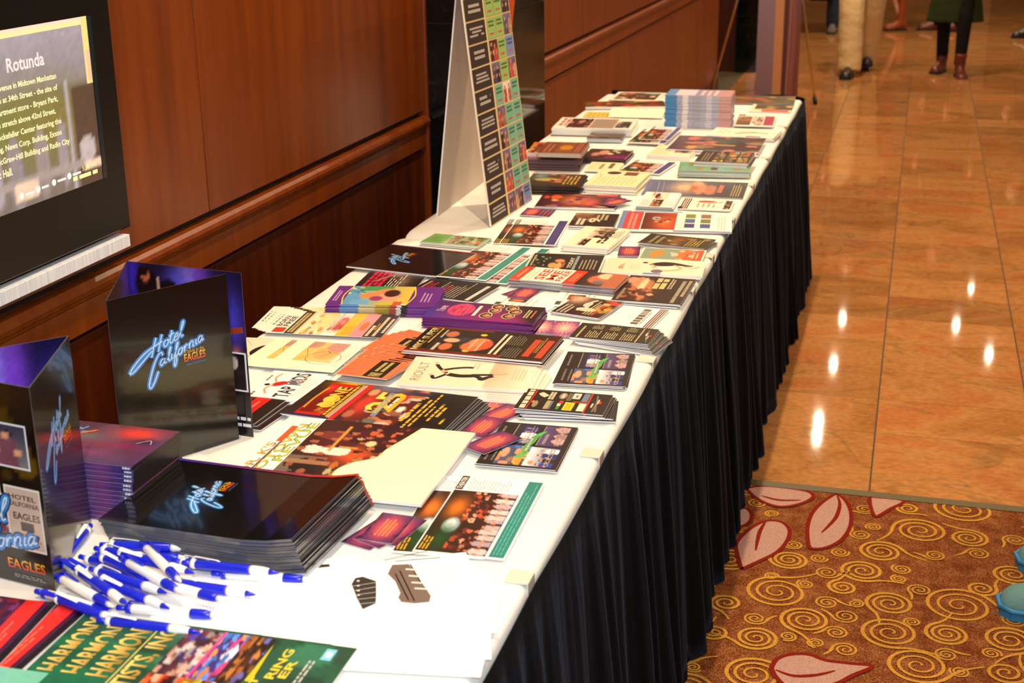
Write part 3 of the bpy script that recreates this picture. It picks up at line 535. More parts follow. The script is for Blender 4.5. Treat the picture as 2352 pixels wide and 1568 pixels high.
def d_rioult(a):
    a.g(0,0,1,1,(250,226,196),(250,222,190)); a.photo(0,0,1,.34,20,10,63,((252,230,204),(236,200,164)),[('glow',.7,.9,.5,.4,(220,176,140))],.01)
    a.text('RIOULT',.14,.85,.80,.925,(150,128,110),bold=False)
    BK=(44,28,24)
    a.line([(.40,.655),(.36,.57),(.37,.49),(.40,.43)],[.016,.020,.016,.018][0]*1.0,BK); a.line([(.40,.46),(.33,.40),(.26,.375),(.34,.345),(.40,.30)],.011,BK); a.line([(.41,.47),(.43,.38),(.45,.30)],.010,BK); a.line([(.45,.31),(.485,.235),(.52,.20)],.005,(220,160,130))
    a.line([(.40,.67),(.27,.72),(.24,.75),(.34,.775)],.007,BK); a.line([(.43,.67),(.60,.745),(.74,.79)],.0075,BK); a.e(.51,.70,.055,.028,(226,170,140)); a.e(.79,.80,.035,.014,(226,170,140)); a.e(.36,.785,.035,.014,(226,170,140)); a.line([(.55,.705),(.62,.63),(.665,.55),(.67,.48)],.009,(50,32,26))
    a.greek(.62,.44,.86,.5,2,(200,170,140),.3); a.greek(.3,.05,.86,.16,4,(214,184,150),.3,.3); 
def d_fourphoto(a):
    a.r(0,0,1,1,(34,24,22)); a.greek(.10,.90,.46,.95,1,(120,112,104),.6,.1); a.greek(.10,.82,.46,.86,1,(120,112,104),.6,.1); a.greek(.55,.90,.92,.95,1,(120,112,104),.6,.4); a.r(.5,.76,.97,.775,(140,132,120))
    a.photo(.04,.42,.47,.80,30,24,71,((90,60,40),(60,90,150)),[('blob',22,0,0,1,1,.12,[(226,160,40),(80,120,200),(226,150,110),(110,90,100)]),('r',.0,.15,.9,.35,(222,150,40)),('e',.6,.8,.25,.12,(230,160,120))])
    a.photo(.5,.46,.97,.75,30,24,72,((26,22,26),(50,50,130)),[('crowd',4,.05,.85,.1,.9,[(236,230,230),(180,190,220),(60,60,140)]),('r',.0,.7,1,1,(40,36,50))])
    a.photo(.04,.07,.46,.44,30,24,73,((60,70,120),(250,246,240)),[('crowd',4,.0,1,0,.62,[(40,60,140),(36,26,30),(220,226,240),(100,140,200)]),('e',.2,.75,.1,.1,(220,150,110))])
    a.photo(.5,.08,.97,.40,30,24,74,((60,40,80),(90,70,120)),[('crowd',3,.05,.95,0,.55,[(150,60,70),(90,60,140),(200,160,170)]),('r',.1,.72,.6,.82,(140,130,130))])
    a.r(.5,.40,.97,.412,(150,140,130)); P=[(.20,.50),(.30,.455),(.46,.47),(.58,.44),(.72,.42),(.84,.36),(.80,.44),(.70,.50),(.56,.52),(.44,.55),(.30,.54),(.20,.60)]; a.poly([(p.x,p.y) for p in catmull(P+[P[0]],3)[:-1]],(70,190,80)); a.line([(.3,.49),(.5,.505),(.72,.46)],.008,(96,150,90)); a.greek(.36,.48,.66,.51,1,(190,200,160),.8,0)
    for y0 in(.12,.16): a.greek(.06,y0,.44,y0+.022,1,(150,140,130),.7,.1); a.greek(.52,y0,.95,y0+.022,1,(150,140,130),.7,.1)
    for y0 in(.50,.545): a.greek(.1,y0,.45,y0+.022,1,(170,150,110),.7,.1); a.greek(.52,y0,.95,y0+.022,1,(150,140,140),.7,.1)
def d_logos(a):
    a.r(0,0,1,1,(32,20,17)); a.greek(.05,.885,.97,.955,1,(226,206,176),.9,0,'l',.16); a.r(.03,.862,.98,.875,(222,40,30))
    a.poly([(.62,.74),(.70,.80),(.80,.83),(.88,.79),(.82,.75),(.74,.70)],(226,208,170)); a.greek(.55,.63,.92,.70,2,(214,196,160),.8,0); a.e(.76,.54,.16,.045,(150,130,110)); a.greek(.66,.52,.86,.56,1,(220,206,180),.9,0); a.greek(.55,.43,.92,.49,2,(110,110,80),.9,0); a.r(.66,.345,.93,.43,(250,240,220)); a.r(.72,.37,.86,.40,(226,100,80)); a.r(.55,.245,.95,.315,(110,124,150))
    a.e(.28,.80,.16,.03,(150,136,90)); a.e(.38,.835,.06,.02,(214,110,80)); a.greek(.08,.63,.48,.69,1,(190,170,120),.9,0); a.r(.08,.61,.48,.63,(90,120,160)); a.r(.10,.515,.28,.55,(60,150,50)); a.r(.26,.515,.40,.555,(220,210,190)); a.r(.38,.50,.52,.545,(214,50,40)); a.r(.08,.365,.47,.475,(240,206,40)); a.greek(.13,.39,.43,.455,2,(206,150,30),.6,.1); a.r(.09,.235,.46,.315,(250,226,200)); a.g(.0,.215,1,.235,(190,40,20),(226,60,30)); a.r(.46,.235,.55,.40,(150,50,24)); a.greek(.1,.12,.9,.15,1,(140,124,90),.6); a.line([(.1,.10),(.9,.16)],.003,(120,110,90),False); a.e(.4,.17,.12,.012,(200,190,160)); a.e(.6,.12,.12,.012,(200,190,160)); a.r(.5,.08,.62,.11,(214,40,30))
def d_biz(a):
    a.photo(0,0,1,1,30,20,81,((60,34,80),(70,40,90)),[('glow',.5,.5,.42,.36,(232,70,110)),('glow',.5,.5,.26,.24,(238,96,60)),('blob',30,0,0,1,.08,.07,[(60,30,70),(110,40,60)]),('blob',30,0,.92,1,1,.07,[(60,30,70),(110,40,60)])],.05); a.greek(.2,.28,.82,.72,4,(250,160,110),.3,.2)
def d_bizburst(a):
    sh=[('glow',.5,.5,.5,.5,(236,110,120)),('glow',.5,.5,.25,.28,(250,206,170))]; a.photo(0,0,1,1,24,18,83,((80,60,140),(110,60,120)),sh,.06)
    for k in range(14): t=2*PI*k/14; a.line([(.5+.15*math.cos(t),.5+.15*math.sin(t)),(.5+.46*math.cos(t),.5+.46*math.sin(t))],.0012,(250,200,190),False)
def d_theater(a,band=(42,132,120)):
    a.r(0,0,1,1,(253,252,248))
    a.r(.80,.90,.99,.99,(60,50,44)); a.text('THEATER',.815,.915,.975,.975,(230,226,214)); a.greek(.81,.36,.98,.86,14,(190,180,170),.35,.3); 
    a.photo(.02,.22,.79,.985,56,44,91,((60,20,16),(40,28,18)),[('glow',.70,.78,.18,.16,(232,120,30)),('e',.42,.72,.12,.12,(170,190,196)),('e',.44,.73,.07,.07,(230,240,240)),('glow',.2,.75,.2,.15,(24,70,30)),('crowd',11,.03,.99,.02,.30,[(240,226,220),(226,206,206),(200,180,190)],(226,130,90)),('blob',60,.02,.34,.99,.62,.035,[(200,80,50),(226,120,80),(120,40,30),(60,30,20),(240,170,130)])])
    a.greek(.04,.86,.22,.97,3,(206,160,40),.5,.2) ; a.r(.02,.02,.985,.185,band); a.greek(.05,.05,.96,.165,3,tuple(min(255,c+60) for c in band),.22,.2)
def d_theater_purple(a): d_theater(a,(64,56,116))
def d_guitar(a):
    a.r(0,0,1,1,(254,253,250)); a.greek(.52,.50,.9,.80,22,(232,222,214),.28,.2); a.greek(.52,.08,.92,.42,22,(228,214,206),.28,.2); a.greek(.06,.10,.4,.5,20,(236,228,220),.26,.4)
def d_headstock(a):
    a.poly([(.1,.25),(.28,.05),(.72,.02),(.95,.25),(.92,.75),(.70,.98),(.30,.9),(.08,.6)],(28,22,20))
def d_born(a):
    a.r(0,0,1,1,(252,246,228)); a.text('BORN',.30,.925,.75,.975,(70,60,56)); a.text('FREE',.30,.865,.75,.915,(70,60,56)); a.r(.04,.86,.24,.96,(214,60,50)); a.r(.0,.76,1,.845,(60,58,60)); a.greek(.06,.775,.94,.83,2,(214,190,120),.7,.1); a.r(0,.745,1,.757,(236,180,70)); a.photo(0,.53,1,.745,24,18,95,((250,220,140),(250,238,210)),[('blob',16,0,.2,1,.8,.08,[(226,140,110),(250,200,90),(240,226,190)])],.03); a.photo(.1,.38,.9,.53,20,14,96,((240,214,190),(238,230,216)),[('e',.5,.4,.35,.35,(206,100,90)),('blob',10,.2,.1,.8,.8,.1,[(196,80,76),(226,150,130)])],.03); a.greek(.4,.47,1,.53,2,(190,190,170),.5)
    a.r(0,.28,1,.40,(246,190,60)); a.greek(.06,.29,.5,.37,4,(230,140,40),.4,.2); a.r(0,.165,1,.285,(240,150,160)); a.e(.45,.22,.2,.03,(226,120,70)); a.r(0,0,1,.165,(56,54,58)); a.greek(.05,.12,.5,.155,1,(230,206,170),.8,0); a.greek(.3,.10,.6,.118,1,(226,130,40),.8,0); a.greek(.05,.06,.9,.095,1,(220,206,180),.8,.1); a.greek(.2,.01,.9,.04,1,(220,206,180),.8,.2)
def d_face(a):
    a.r(0,0,1,1,(104,44,134)); a.photo(0,.26,1,.86,44,44,97,((222,190,70),(110,170,200)),[('r',0,.75,1,1,(96,160,206)),('r',0,.6,.25,.86,(110,170,220)),('r',.75,.35,1,.85,(70,150,90)),('e',.5,.68,.14,.12,(226,140,90)),('e',.55,.40,.32,.22,(226,140,90)),('e',.45,.34,.26,.17,(232,160,130)),('e',.62,.32,.18,.12,(60,30,26)),('e',.35,.52,.12,.1,(150,60,110)),('r',0,.22,.12,.45,(200,190,60)),('r',.0,.1,.2,.22,(200,90,60)),('r',0,.0,.1,.1,(240,236,230)),('blob',10,.6,.75,1,1,.04,[(240,220,150),(60,130,80)])],.03); a.line([(0,.27),(.5,.225),(1,.27)],.003,(230,206,60)); a.line([(0,.85),(.5,.89),(1,.85)],.003,(230,206,60)); a.greek(.2,.92,.8,.97,2,(206,170,206),.5); a.greek(.2,.06,.8,.16,3,(200,160,200),.4)
def d_ilove(a):
    a.put([(0,0),(1,0),(1,1),(0,1),(0,.55),(1,.55),(0,.2),(1,.2)],[(0,1,7,6),(6,7,5,4),(4,5,2,3)],[(30,20,22),(34,24,20),(70,36,100),(70,60,160),(140,34,110),(80,30,80),(150,30,110),(44,24,30)])
    a.text('I love',.40,.86,.72,.94,(206,170,190)); a.e(.55,.72,.36,.12,(222,70,110)); 
    for k in range(5): a.line([(.26,.64+.04*k),(.84,.64+.04*k)],.0012,(120,30,80),False)
    for x,y,w_ in((.4,.68,.3),(.7,.74,.3),(.5,.78,.4)): a.r(x-w_/4,y-.012,x+w_/4,y+.012,(170,40,90))
    a.r(.24,.555,.84,.585,(240,226,206))
    for i,(cx,cy) in enumerate(((.62,.42),(.86,.42),(.30,.46),(.34,.26),(.80,.28),(.60,.23))):
        a.e(cx,cy,.17,.06,(206,190,150)); a.e(cx,cy,.145,.05,(70,46,36)); a.e(cx,cy-.005,.08,.035,(206,140,104)); a.e(cx+.03,cy+.02,.05,.015,(120,80,40))
    a.greek(.3,.08,.8,.13,2,(206,196,130),.6,.1); a.r(.3,.045,.75,.06,(200,100,120))
def d_pink(a):
    a.photo(0,0,1,1,26,22,99,((40,30,28),(34,26,26)),[('glow',.35,.3,.3,.1,(120,96,80)),('glow',.75,.45,.2,.15,(150,120,110)),('r',0,0,1,.1,(26,20,20))],.04); a.greek(.06,.58,.95,.90,4,(206,30,70),.7,.25,'c',.14); a.line([(.35,.75),(.6,.6),(.9,.4),(.97,.32)],.006,(160,130,110)); a.greek(.08,.30,.75,.54,5,(226,214,196),.3,.5,'l',.2)
def d_blacktext(a):
    a.r(0,0,1,1,(30,25,23)); a.greek(.06,.74,.9,.94,4,(190,40,60),.45,.5); a.r(.1,.93,.8,.94,(220,210,190)); a.greek(.06,.30,.96,.70,9,(190,180,160),.3,.35); a.greek(.1,.52,.7,.66,3,(190,44,60),.4,.3); a.greek(.05,.08,.9,.16,1,(220,220,210),.7,.1)
def d_green(a):
    a.r(0,0,1,1,(150,190,140)); a.r(0,.66,1,1,(120,168,90)); a.greek(.2,.74,.8,.92,3,(96,140,80),.5,.2)
    for i in range(6): a.photo(.06+.48*(i%2),.04+.2*(i//2),.48+.48*(i%2),.22+.2*(i//2),8,6,110+i,((120,120,90),(190,180,150)),[('blob',8,0,0,1,1,.25,[(200,60,60),(90,110,70),(210,180,150),(120,70,60)])])
def d_book(a):
    a.r(0,0,1,1,(250,240,214)); a.r(.01,.02,.99,.99,(34,32,28)); a.photo(.02,.5,.98,.97,34,26,121,((30,28,30),(34,34,30)),[('blob',9,.3,.45,.9,.95,.04,[(130,150,60),(150,160,150)]),('e',.35,.35,.14,.12,(222,160,90)),('e',.3,.18,.2,.09,(226,170,100)),('e',.6,.2,.10,.14,(214,140,90)),('e',.4,.05,.14,.05,(180,90,70))]); a.text('TODAY',.24,.40,.80,.46,(220,214,190)); a.greek(.1,.34,.9,.39,1,(150,166,170),.8,0); a.greek(.2,.07,.8,.31,5,(170,160,130),.4,.3); a.greek(.3,.93,.95,.97,1,(170,160,140),.7,.1)
def d_sf(a):
    a.r(0,0,1,1,(252,246,226)); a.r(0,.90,1,1,(226,62,34)); a.greek(.15,.93,.85,.97,1,(250,150,110),.6,0); a.r(0,.385,1,.50,(226,62,34)); a.greek(.2,.41,.8,.47,2,(250,140,100),.6,0); a.greek(.1,.81,.9,.88,2,(232,206,150),.5,.2); a.text('SEE',.12,.70,.92,.79,(226,74,44)); a.text('ME',.15,.60,.9,.68,(226,74,44)); a.text('FREE',.12,.525,.92,.585,(226,74,44))
    a.photo(0,0,1,.385,26,22,123,((150,80,56),(40,28,24)),[('e',.5,.55,.3,.25,(206,110,80)),('e',.75,.45,.2,.2,(240,206,160)),('e',.3,.5,.12,.14,(120,110,110)),('r',0,0,1,.36,(186,104,74)),('r',.45,0,.48,.4,(140,70,50))],.05)
def d_figure(a):
    a.g(0,0,1,1,(252,240,214),(240,222,190)); a.poly([(.25,.84),(.40,.86),(.60,.82),(.72,.80),(.44,.81),(.3,.79)],(190,160,120)); a.greek(.25,.64,.7,.74,3,(214,196,160),.3); P=[(.62,.56),(.78,.50),(.86,.40),(.82,.28),(.72,.18),(.66,.10),(.60,.14),(.64,.26),(.58,.36),(.56,.46)]; a.poly([(p.x,p.y) for p in catmull(P+[P[0]],3)[:-1]],(40,26,22)); a.e(.76,.60,.05,.03,(44,30,26)); a.line([(.66,.53),(.5,.48),(.42,.52)],.006,SK); a.line([(.6,.2),(.5,.1),(.62,.04)],.006,SK); a.line([(.66,.3),(.46,.22),(.3,.3),(.22,.42)],.008,(226,180,140)); a.e(.2,.45,.12,.06,(120,110,130)); a.line([(.3,.05),(.34,.5)],.001,(150,120,90)); a.r(.0,.40,.06,.58,(60,90,150))
def d_brown(a):
    a.photo(0,0,1,1,40,32,127,((40,24,18),(52,30,22)),[('e',.72,.78,.22,.10,(206,140,104)),('e',.8,.9,.12,.08,(214,150,120)),('e',.45,.62,.4,.08,(190,120,80)),('e',.62,.70,.3,.05,(236,206,160)),('blob',22,.1,.4,.55,.9,.06,[(170,90,60),(214,150,110),(90,46,34)]),('r',0,0,1,.22,(44,28,20))],.08); a.greek(.52,.36,.95,.56,2,(206,190,120),.8,.1,'c',.2); a.greek(.55,.26,.95,.34,2,(190,176,140),.6,.2); a.greek(.05,.10,.95,.17,1,(170,160,130),.8,.1); a.greek(.3,.02,.95,.08,1,(170,160,130),.8,.1); a.greek(.05,.9,.5,.96,1,(150,130,100),.7,.1)
def d_pop(a):
    a.photo(0,0,1,1,30,26,131,((60,30,22),(40,26,20)),[('glow',.85,.85,.3,.25,(226,176,140)),('blob',20,.2,.0,1,.35,.08,[(150,70,44),(206,60,50),(214,150,60),(70,30,26)])],.08); a.greek(.05,.7,.55,.95,3,(200,190,170),.5,.3); a.e(.35,.45,.10,.20,(226,214,186)); a.e(.62,.55,.14,.08,(226,214,186)); a.line([(.25,.6),(.45,.5),(.75,.55),(.9,.48)],.008,(220,206,180)); a.greek(.1,.25,.95,.42,3,(200,190,140),.5,.3)
def d_white_text(a):
    a.r(0,0,1,1,(254,250,238)); a.greek(.1,.3,.92,.9,6,(200,190,170),.35,.3); a.r(.1,.86,.3,.95,(80,70,66)); a.photo(.4,.5,.7,.8,10,8,133,((60,40,40),(150,80,50)),[('e',.5,.5,.3,.3,(220,120,90))])
def d_triple(a):
    a.r(0,0,1,1,(254,250,244)); a.greek(.12,.34,.92,.50,1,(110,96,84),.95,0,'c',.10); a.greek(.12,.28,.8,.33,1,(160,140,120),.6,.2,'c'); a.line([(.4,.62),(.55,.68),(.5,.60),(.7,.64)],.0012,(214,190,150)); 
    for i,c in enumerate([(120,104,80),(70,54,44),(130,46,36),(130,46,36)]): a.r(.0,.02+.045*i,1,.05+.045*i,c)
def d_columns(a):
    a.r(0,0,1,1,(44,36,22)); 
    for i in range(3): a.greek(.10,.66-.22*i,.60,.83-.22*i,6,(190,180,130),.42,.35,'l',.12); a.greek(.66,.68-.22*i,.95,.82-.22*i,6,(180,170,120),.42,.3,'l',.12)
    a.greek(.05,.90,.8,.94,1,(206,190,130),.6,0); a.greek(.05,.16,.95,.19,1,(206,190,130),.6,0); a.e(.62,.10,.14,.014,(206,196,170)); a.e(.4,.07,.12,.014,(206,196,170)); a.r(.48,.03,.58,.055,(206,50,40)); a.line([(.1,.05),(.9,.11)],.002,(130,120,90),False)
def d_num(a):
    a.photo(0,0,1,1,26,22,137,((40,28,24),(44,30,26)),[('glow',.9,.8,.3,.3,(150,110,80)),('blob',14,.3,.5,1,1,.08,[(120,80,56),(170,120,90)])]); a.greek(.1,.68,.6,.88,2,(226,214,190),.7,.1); a.text('9',.30,.34,.62,.62,(226,214,180)); a.greek(.5,.2,.95,.5,3,(190,176,140),.6,.3)
def d_group(a):
    a.r(0,0,1,1,(250,238,206)); a.photo(.45,.25,.98,.75,26,18,139,((150,110,80),(250,236,206)),[('crowd',4,.0,1,.0,.8,[(44,30,28),(60,40,40),(120,100,90)])]); a.greek(.2,.2,.8,.4,2,(60,50,44),.7,.2,'c',.14); a.greek(.5,.03,.95,.2,3,(150,136,110),.5); a.photo(.05,.55,.4,.75,14,10,140,((70,40,30),(240,226,200)),[('crowd',2,0,1,0,.9,[(44,30,26)])])
def d_blueflyer(a):
    a.r(0,0,1,1,(254,250,240)); a.r(0,.92,1,1,(110,140,190)); a.r(.06,.80,.95,.955,(206,70,66)); a.greek(.12,.84,.88,.92,2,(236,150,140),.6,.1); a.photo(.08,.49,.92,.79,34,26,141,((190,70,40),(90,40,30)),[('glow',.4,.35,.3,.25,(236,110,50)),('e',.65,.6,.1,.12,(150,190,210)),('blob',10,.4,.2,.8,.6,.06,[(230,140,90),(120,40,40)])]); a.greek(.15,.40,.9,.47,6,(226,190,170),.3,.3); 
    for i in range(6): a.r(.2+.24*(i%3),.18+.14*(i//3),.4+.24*(i%3),.27+.14*(i//3),[(70,90,140),(120,130,70),(150,110,80),(60,70,120),(80,110,150),(130,140,60)][i])
    a.greek(.1,.04,.9,.12,3,(206,190,160),.3); a.r(0,0,.06,.5,(120,130,180)); a.r(.94,.45,1,.9,(140,170,210))
def d_gold(a):
    a.photo(0,0,1,1,26,30,143,((60,40,20),(50,44,30)),[('glow',.5,.5,.4,.12,(150,90,40)),('blob',26,0,.1,1,.9,.05,[(130,96,40),(90,60,30),(180,150,90),(40,30,20)])],.1); a.greek(.1,.7,.9,.9,2,(150,140,90),.5,.2); a.greek(.1,.12,.9,.34,5,(190,160,60),.4,.3)
def d_teal(a):
    a.r(0,0,1,1,(250,236,200)); a.r(.04,.03,.96,.97,(140,160,140)); a.poly([(.1,.8),(.5,.86),(.9,.7),(.6,.66),(.5,.58),(.3,.7)],(226,140,50)); a.photo(.04,.03,.96,.42,20,16,147,((206,70,40),(226,130,60)),[('blob',16,0,.3,1,1,.1,[(236,160,90),(214,80,50),(190,180,150)])]); a.poly([(.3,.5),(.7,.55),(.6,.42),(.4,.4)],(200,200,170)); a.greek(.2,.08,.8,.2,2,(250,190,140),.5)
def d_redsheet(a):
    a.photo(0,0,1,1,36,36,149,((50,20,40),(60,16,26)),[('e',.72,.80,.15,.07,(236,80,40)),('e',.7,.92,.1,.03,(226,60,40)),('glow',.5,.55,.45,.2,(206,120,70)),('glow',.4,.35,.3,.12,(214,90,70)),('blob',24,0,.1,1,.8,.06,[(150,50,120),(206,150,90),(100,30,70),(220,110,80)]),('r',.85,.05,1,.3,(220,50,40))],.08)
def d_dancer(a):
    a.r(0,0,1,1,(254,250,240)); a.photo(.5,.3,1,.9,26,20,151,((240,220,190),(252,246,230)),[('e',.5,.5,.35,.10,(60,34,28)),('e',.3,.4,.2,.08,(196,110,90)),('e',.7,.7,.25,.06,(206,130,110))]); a.photo(.03,.35,.5,.66,14,12,152,((120,80,60),(190,140,110)),[('crowd',3,0,1,0,.9,[(70,40,36),(150,100,80)])]); a.greek(.06,.7,.5,.95,4,(214,150,140),.4,.3); a.greek(.06,.05,.5,.3,4,(200,190,170),.35,.3)
def d_card2(a):
    a.r(0,0,1,1,(252,242,220)); a.r(0,.90,.2,1,K); 
    for i,c in enumerate([K,(60,40,30),(150,30,26),K]): a.r(0,.82+.04*i,1,.845+.04*i,c)
    a.e(.75,.5,.08,.18,(190,60,50)); a.line([(.7,.7),(.6,.4),(.75,.2)],.005,(150,50,44)); a.greek(.2,.3,.6,.7,4,(190,120,100),.3,.4); a.photo(.1,.03,.9,.16,16,6,153,((120,110,80),(90,80,60)),[('crowd',3,0,1,0,1,[(40,34,30)])])
def d_goldstack(a):
    a.photo(0,0,1,1,30,30,157,((40,28,20),(60,56,40)),[('e',.5,.66,.12,.22,(190,166,50)),('blob',16,.3,.3,1,.6,.06,[(150,80,50),(190,120,90),(90,50,40)]),('glow',.8,.8,.3,.15,(110,130,150))],.08); a.greek(.1,.06,.9,.34,4,(190,150,50),.5,.3,'c',.2)
def d_cream(a):
    a.r(0,0,1,1,(250,232,186)); a.greek(.08,.1,.65,.9,9,(226,200,140),.35,.2); a.e(.84,.68,.10,.14,(60,44,30)); a.r(.70,.2,.94,.46,(120,84,60)); a.line([(.6,.86),(.75,.94)],.0015,(90,70,40),False)
def d_creamback(a):
    a.r(0,0,1,1,(252,234,190)); a.r(.3,.2,.9,.34,(120,100,70)); a.r(.2,.5,.8,.62,(170,150,110)); a.greek(.1,.7,.9,.95,3,(226,200,150),.4)
def d_bbflyer(a):
    a.photo(0,0,1,1,40,40,161,((60,44,44),(110,116,150)),[('glow',.55,.6,.35,.15,(226,190,150)),('e',.5,.45,.35,.05,(206,140,104)),('e',.6,.52,.3,.04,(190,110,80)),('e',.45,.35,.3,.06,(190,120,90)),('e',.8,.5,.15,.05,(214,160,110)),('r',0,0,1,.16,(56,44,38))],.07); a.greek(.1,.04,.85,.14,4,(190,170,120),.4,.2); a.greek(.3,.22,.8,.28,1,(206,110,80),.8,.1); a.line([(.1,.85),(.9,.9)],.002,(150,156,190),False); a.line([(.1,.8),(.9,.85)],.002,(150,156,190),False)
def d_greenstack(a):
    a.r(0,0,1,1,(120,160,120))
    for i in range(9):
        for j in range(2): a.r(.05+.5*j,.03+.105*i,.5+.48*j,.12+.105*i,[(120,170,80),(120,180,150),(150,130,60),(90,60,36),(110,170,140)][(i*2+j*3)%5])
def d_darkcard(a):
    a.r(0,0,1,1,(54,40,30)); 
    for i in range(6): a.photo(.06+.48*(i%2),.05+.22*(i//2),.48+.48*(i%2),.24+.22*(i//2),10,8,170+i,((50,40,36),(110,100,80)),[('blob',10,0,0,1,1,.25,[(206,110,60),(150,150,130),(60,60,70),(200,170,60)])])
    a.greek(.1,.75,.9,.92,3,(150,140,110),.4,.3)
def d_purplesheets(a):
    a.photo(0,0,1,1,36,34,181,((60,40,50),(90,56,60)),[('blob',40,0,0,1,1,.09,[(120,60,70),(190,110,80),(70,44,60),(150,130,90),(60,80,70)]),('r',.35,.3,.45,.55,(190,150,40)),('e',.2,.75,.12,.06,(214,150,90)),('e',.8,.8,.12,.06,(214,110,80))],.1)
def d_brownstack(a):
    a.r(0,0,1,1,(120,64,44)); a.r(.1,.25,.9,.62,(140,80,40)); a.e(.5,.42,.2,.15,(190,130,40)); a.greek(.1,.7,.9,.92,2,(170,110,80),.5); a.greek(.1,.06,.9,.2,2,(170,110,80),.5)
def d_orangesheet(a):
    a.photo(0,0,1,1,26,26,187,((190,90,40),(206,120,50)),[('blob',24,0,0,1,1,.12,[(226,150,50),(206,70,40),(150,60,40),(240,190,150),(120,60,50)])],.08); a.r(.5,.05,.95,.3,(214,50,30))
def d_lowertier(a):
    a.photo(0,0,1,1,20,20,189,((60,40,50),(90,50,50)),[('blob',14,0,0,1,1,.15,[(120,60,60),(60,40,60)])])
def d_darkphoto(a):
    a.photo(0,0,1,1,26,24,191,((60,20,50),(60,36,26)),[('e',.6,.6,.25,.12,(206,150,120)),('e',.4,.75,.2,.1,(190,130,100)),('r',0,.0,.35,.5,(120,20,90)),('blob',12,.3,.1,1,.5,.08,[(200,190,150),(60,40,30)])])
def d_magazine(a):
    a.r(0,0,1,1,(253,246,228)); a.greek(.2,.84,.95,.96,2,(190,110,100),.7,.1,'c',.2); a.photo(.05,.56,.9,.84,26,18,193,((50,30,30),(80,44,44)),[('blob',20,0,0,1,1,.12,[(150,60,70),(190,120,100),(50,40,40)])]); a.r(.04,.24,.9,.55,(170,150,136)); a.greek(.08,.27,.86,.52,8,(150,130,118),.4,.1); a.photo(.1,.05,.7,.23,18,10,194,((40,40,44),(90,90,90)),[('blob',10,0,0,1,1,.15,[(60,50,50),(190,170,150)])])
def d_photocard(a):
    a.photo(0,0,1,1,20,18,197,((80,60,50),(110,84,60)),[('blob',14,0,0,1,1,.12,[(150,110,80),(60,46,40),(120,90,70)])])
def d_rolled(a):
    a.r(0,0,1,1,(252,236,206)); a.e(.62,.66,.12,.06,(236,150,50)); a.e(.62,.52,.12,.06,(236,150,50)); a.greek(.35,.34,.8,.40,2,(190,160,120),.4)
def d_autumn(a):
    a.photo(0,0,1,1,18,40,199,((60,40,24),(80,60,24)),[('blob',50,0,0,1,1,.08,[(190,60,30),(206,150,40),(90,70,30),(120,60,30),(60,40,20)])],.1)
def d_bluestack(a):
    a.g(0,0,1,1,(206,150,150),(90,150,210)); a.r(.05,.55,.95,.85,(220,214,226)); a.greek(.1,.2,.9,.5,3,(230,214,214),.5)
def d_greensheet(a):
    a.photo(0,0,1,1,26,36,203,((60,60,30),(90,70,40)),[('blob',30,0,0,1,1,.10,[(90,96,36),(120,50,30),(60,40,30),(150,140,60),(160,70,50)])],.1)
def d_redpaper(a):
    a.r(0,0,1,1,(250,236,206)); a.photo(.3,.0,1,.9,16,16,207,((80,60,40),(90,70,40)),[('blob',14,0,0,1,1,.15,[(206,170,60),(120,80,50),(60,50,40)])]); a.r(.0,.05,.28,.7,(206,90,70))
def d_magenta(a):
    a.r(0,0,1,1,(253,246,226)); a.photo(.05,.62,.8,.98,20,14,211,((110,80,40),(130,96,50)),[('blob',10,.5,0,1,1,.2,[(190,140,110),(150,100,70)])]); a.photo(.05,.30,.8,.62,20,14,212,((200,170,150),(226,206,190)),[('blob',14,0,0,1,1,.12,[(150,110,100),(236,226,214),(120,80,60)])]); a.r(.05,.03,.85,.28,(170,40,84)); a.r(.86,.8,.98,.99,(120,100,80)); a.greek(.86,.1,.97,.75,8,(220,200,180),.4)
def d_whitebook(a):
    a.r(0,0,1,1,(253,244,222)); a.line([(.35,.62),(.5,.45),(.55,.30),(.5,.15)],.012,(110,70,44)); a.line([(.6,.6),(.62,.4),(.5,.2)],.006,(226,170,130)); a.r(0,.2,.10,.42,(50,70,130)); a.greek(.3,.7,.9,.9,3,(226,206,170),.4)
def d_farphoto(a):
    a.r(0,0,1,1,(252,242,220)); a.photo(.1,.08,.92,.92,30,24,217,((70,50,30),(120,60,40)),[('blob',30,0,0,1,1,.10,[(206,80,50),(90,90,50),(214,170,150),(60,40,30)]),('e',.9,.2,.12,.2,(110,160,140))])
def d_newsleft(a):
    d_theater(a,(80,70,110))
def d_newsfold(a):
    a.r(0,0,1,1,(252,236,200)); a.photo(.3,.05,.95,.45,18,14,219,((70,44,40),(120,70,50)),[('blob',12,0,0,1,1,.15,[(206,140,100),(60,40,40)])]); a.greek(.08,.55,.9,.95,6,(226,196,150),.4)
def d_yellow(a): a.r(0,0,1,1,(214,190,90)); a.greek(.1,.1,.9,.9,5,(190,160,70),.5)
def d_farleaf(a): a.photo(0,0,1,1,14,14,221,((120,90,50),(150,120,70)),[('blob',12,0,0,1,1,.15,[(200,160,80),(90,60,40),(160,70,50)])])
def d_cyanleaf(a): a.photo(0,0,1,1,20,16,223,((110,190,160),(150,210,200)),[('glow',.8,.8,.3,.3,(70,150,210)),('glow',.2,.7,.3,.1,(120,190,90))],.03)

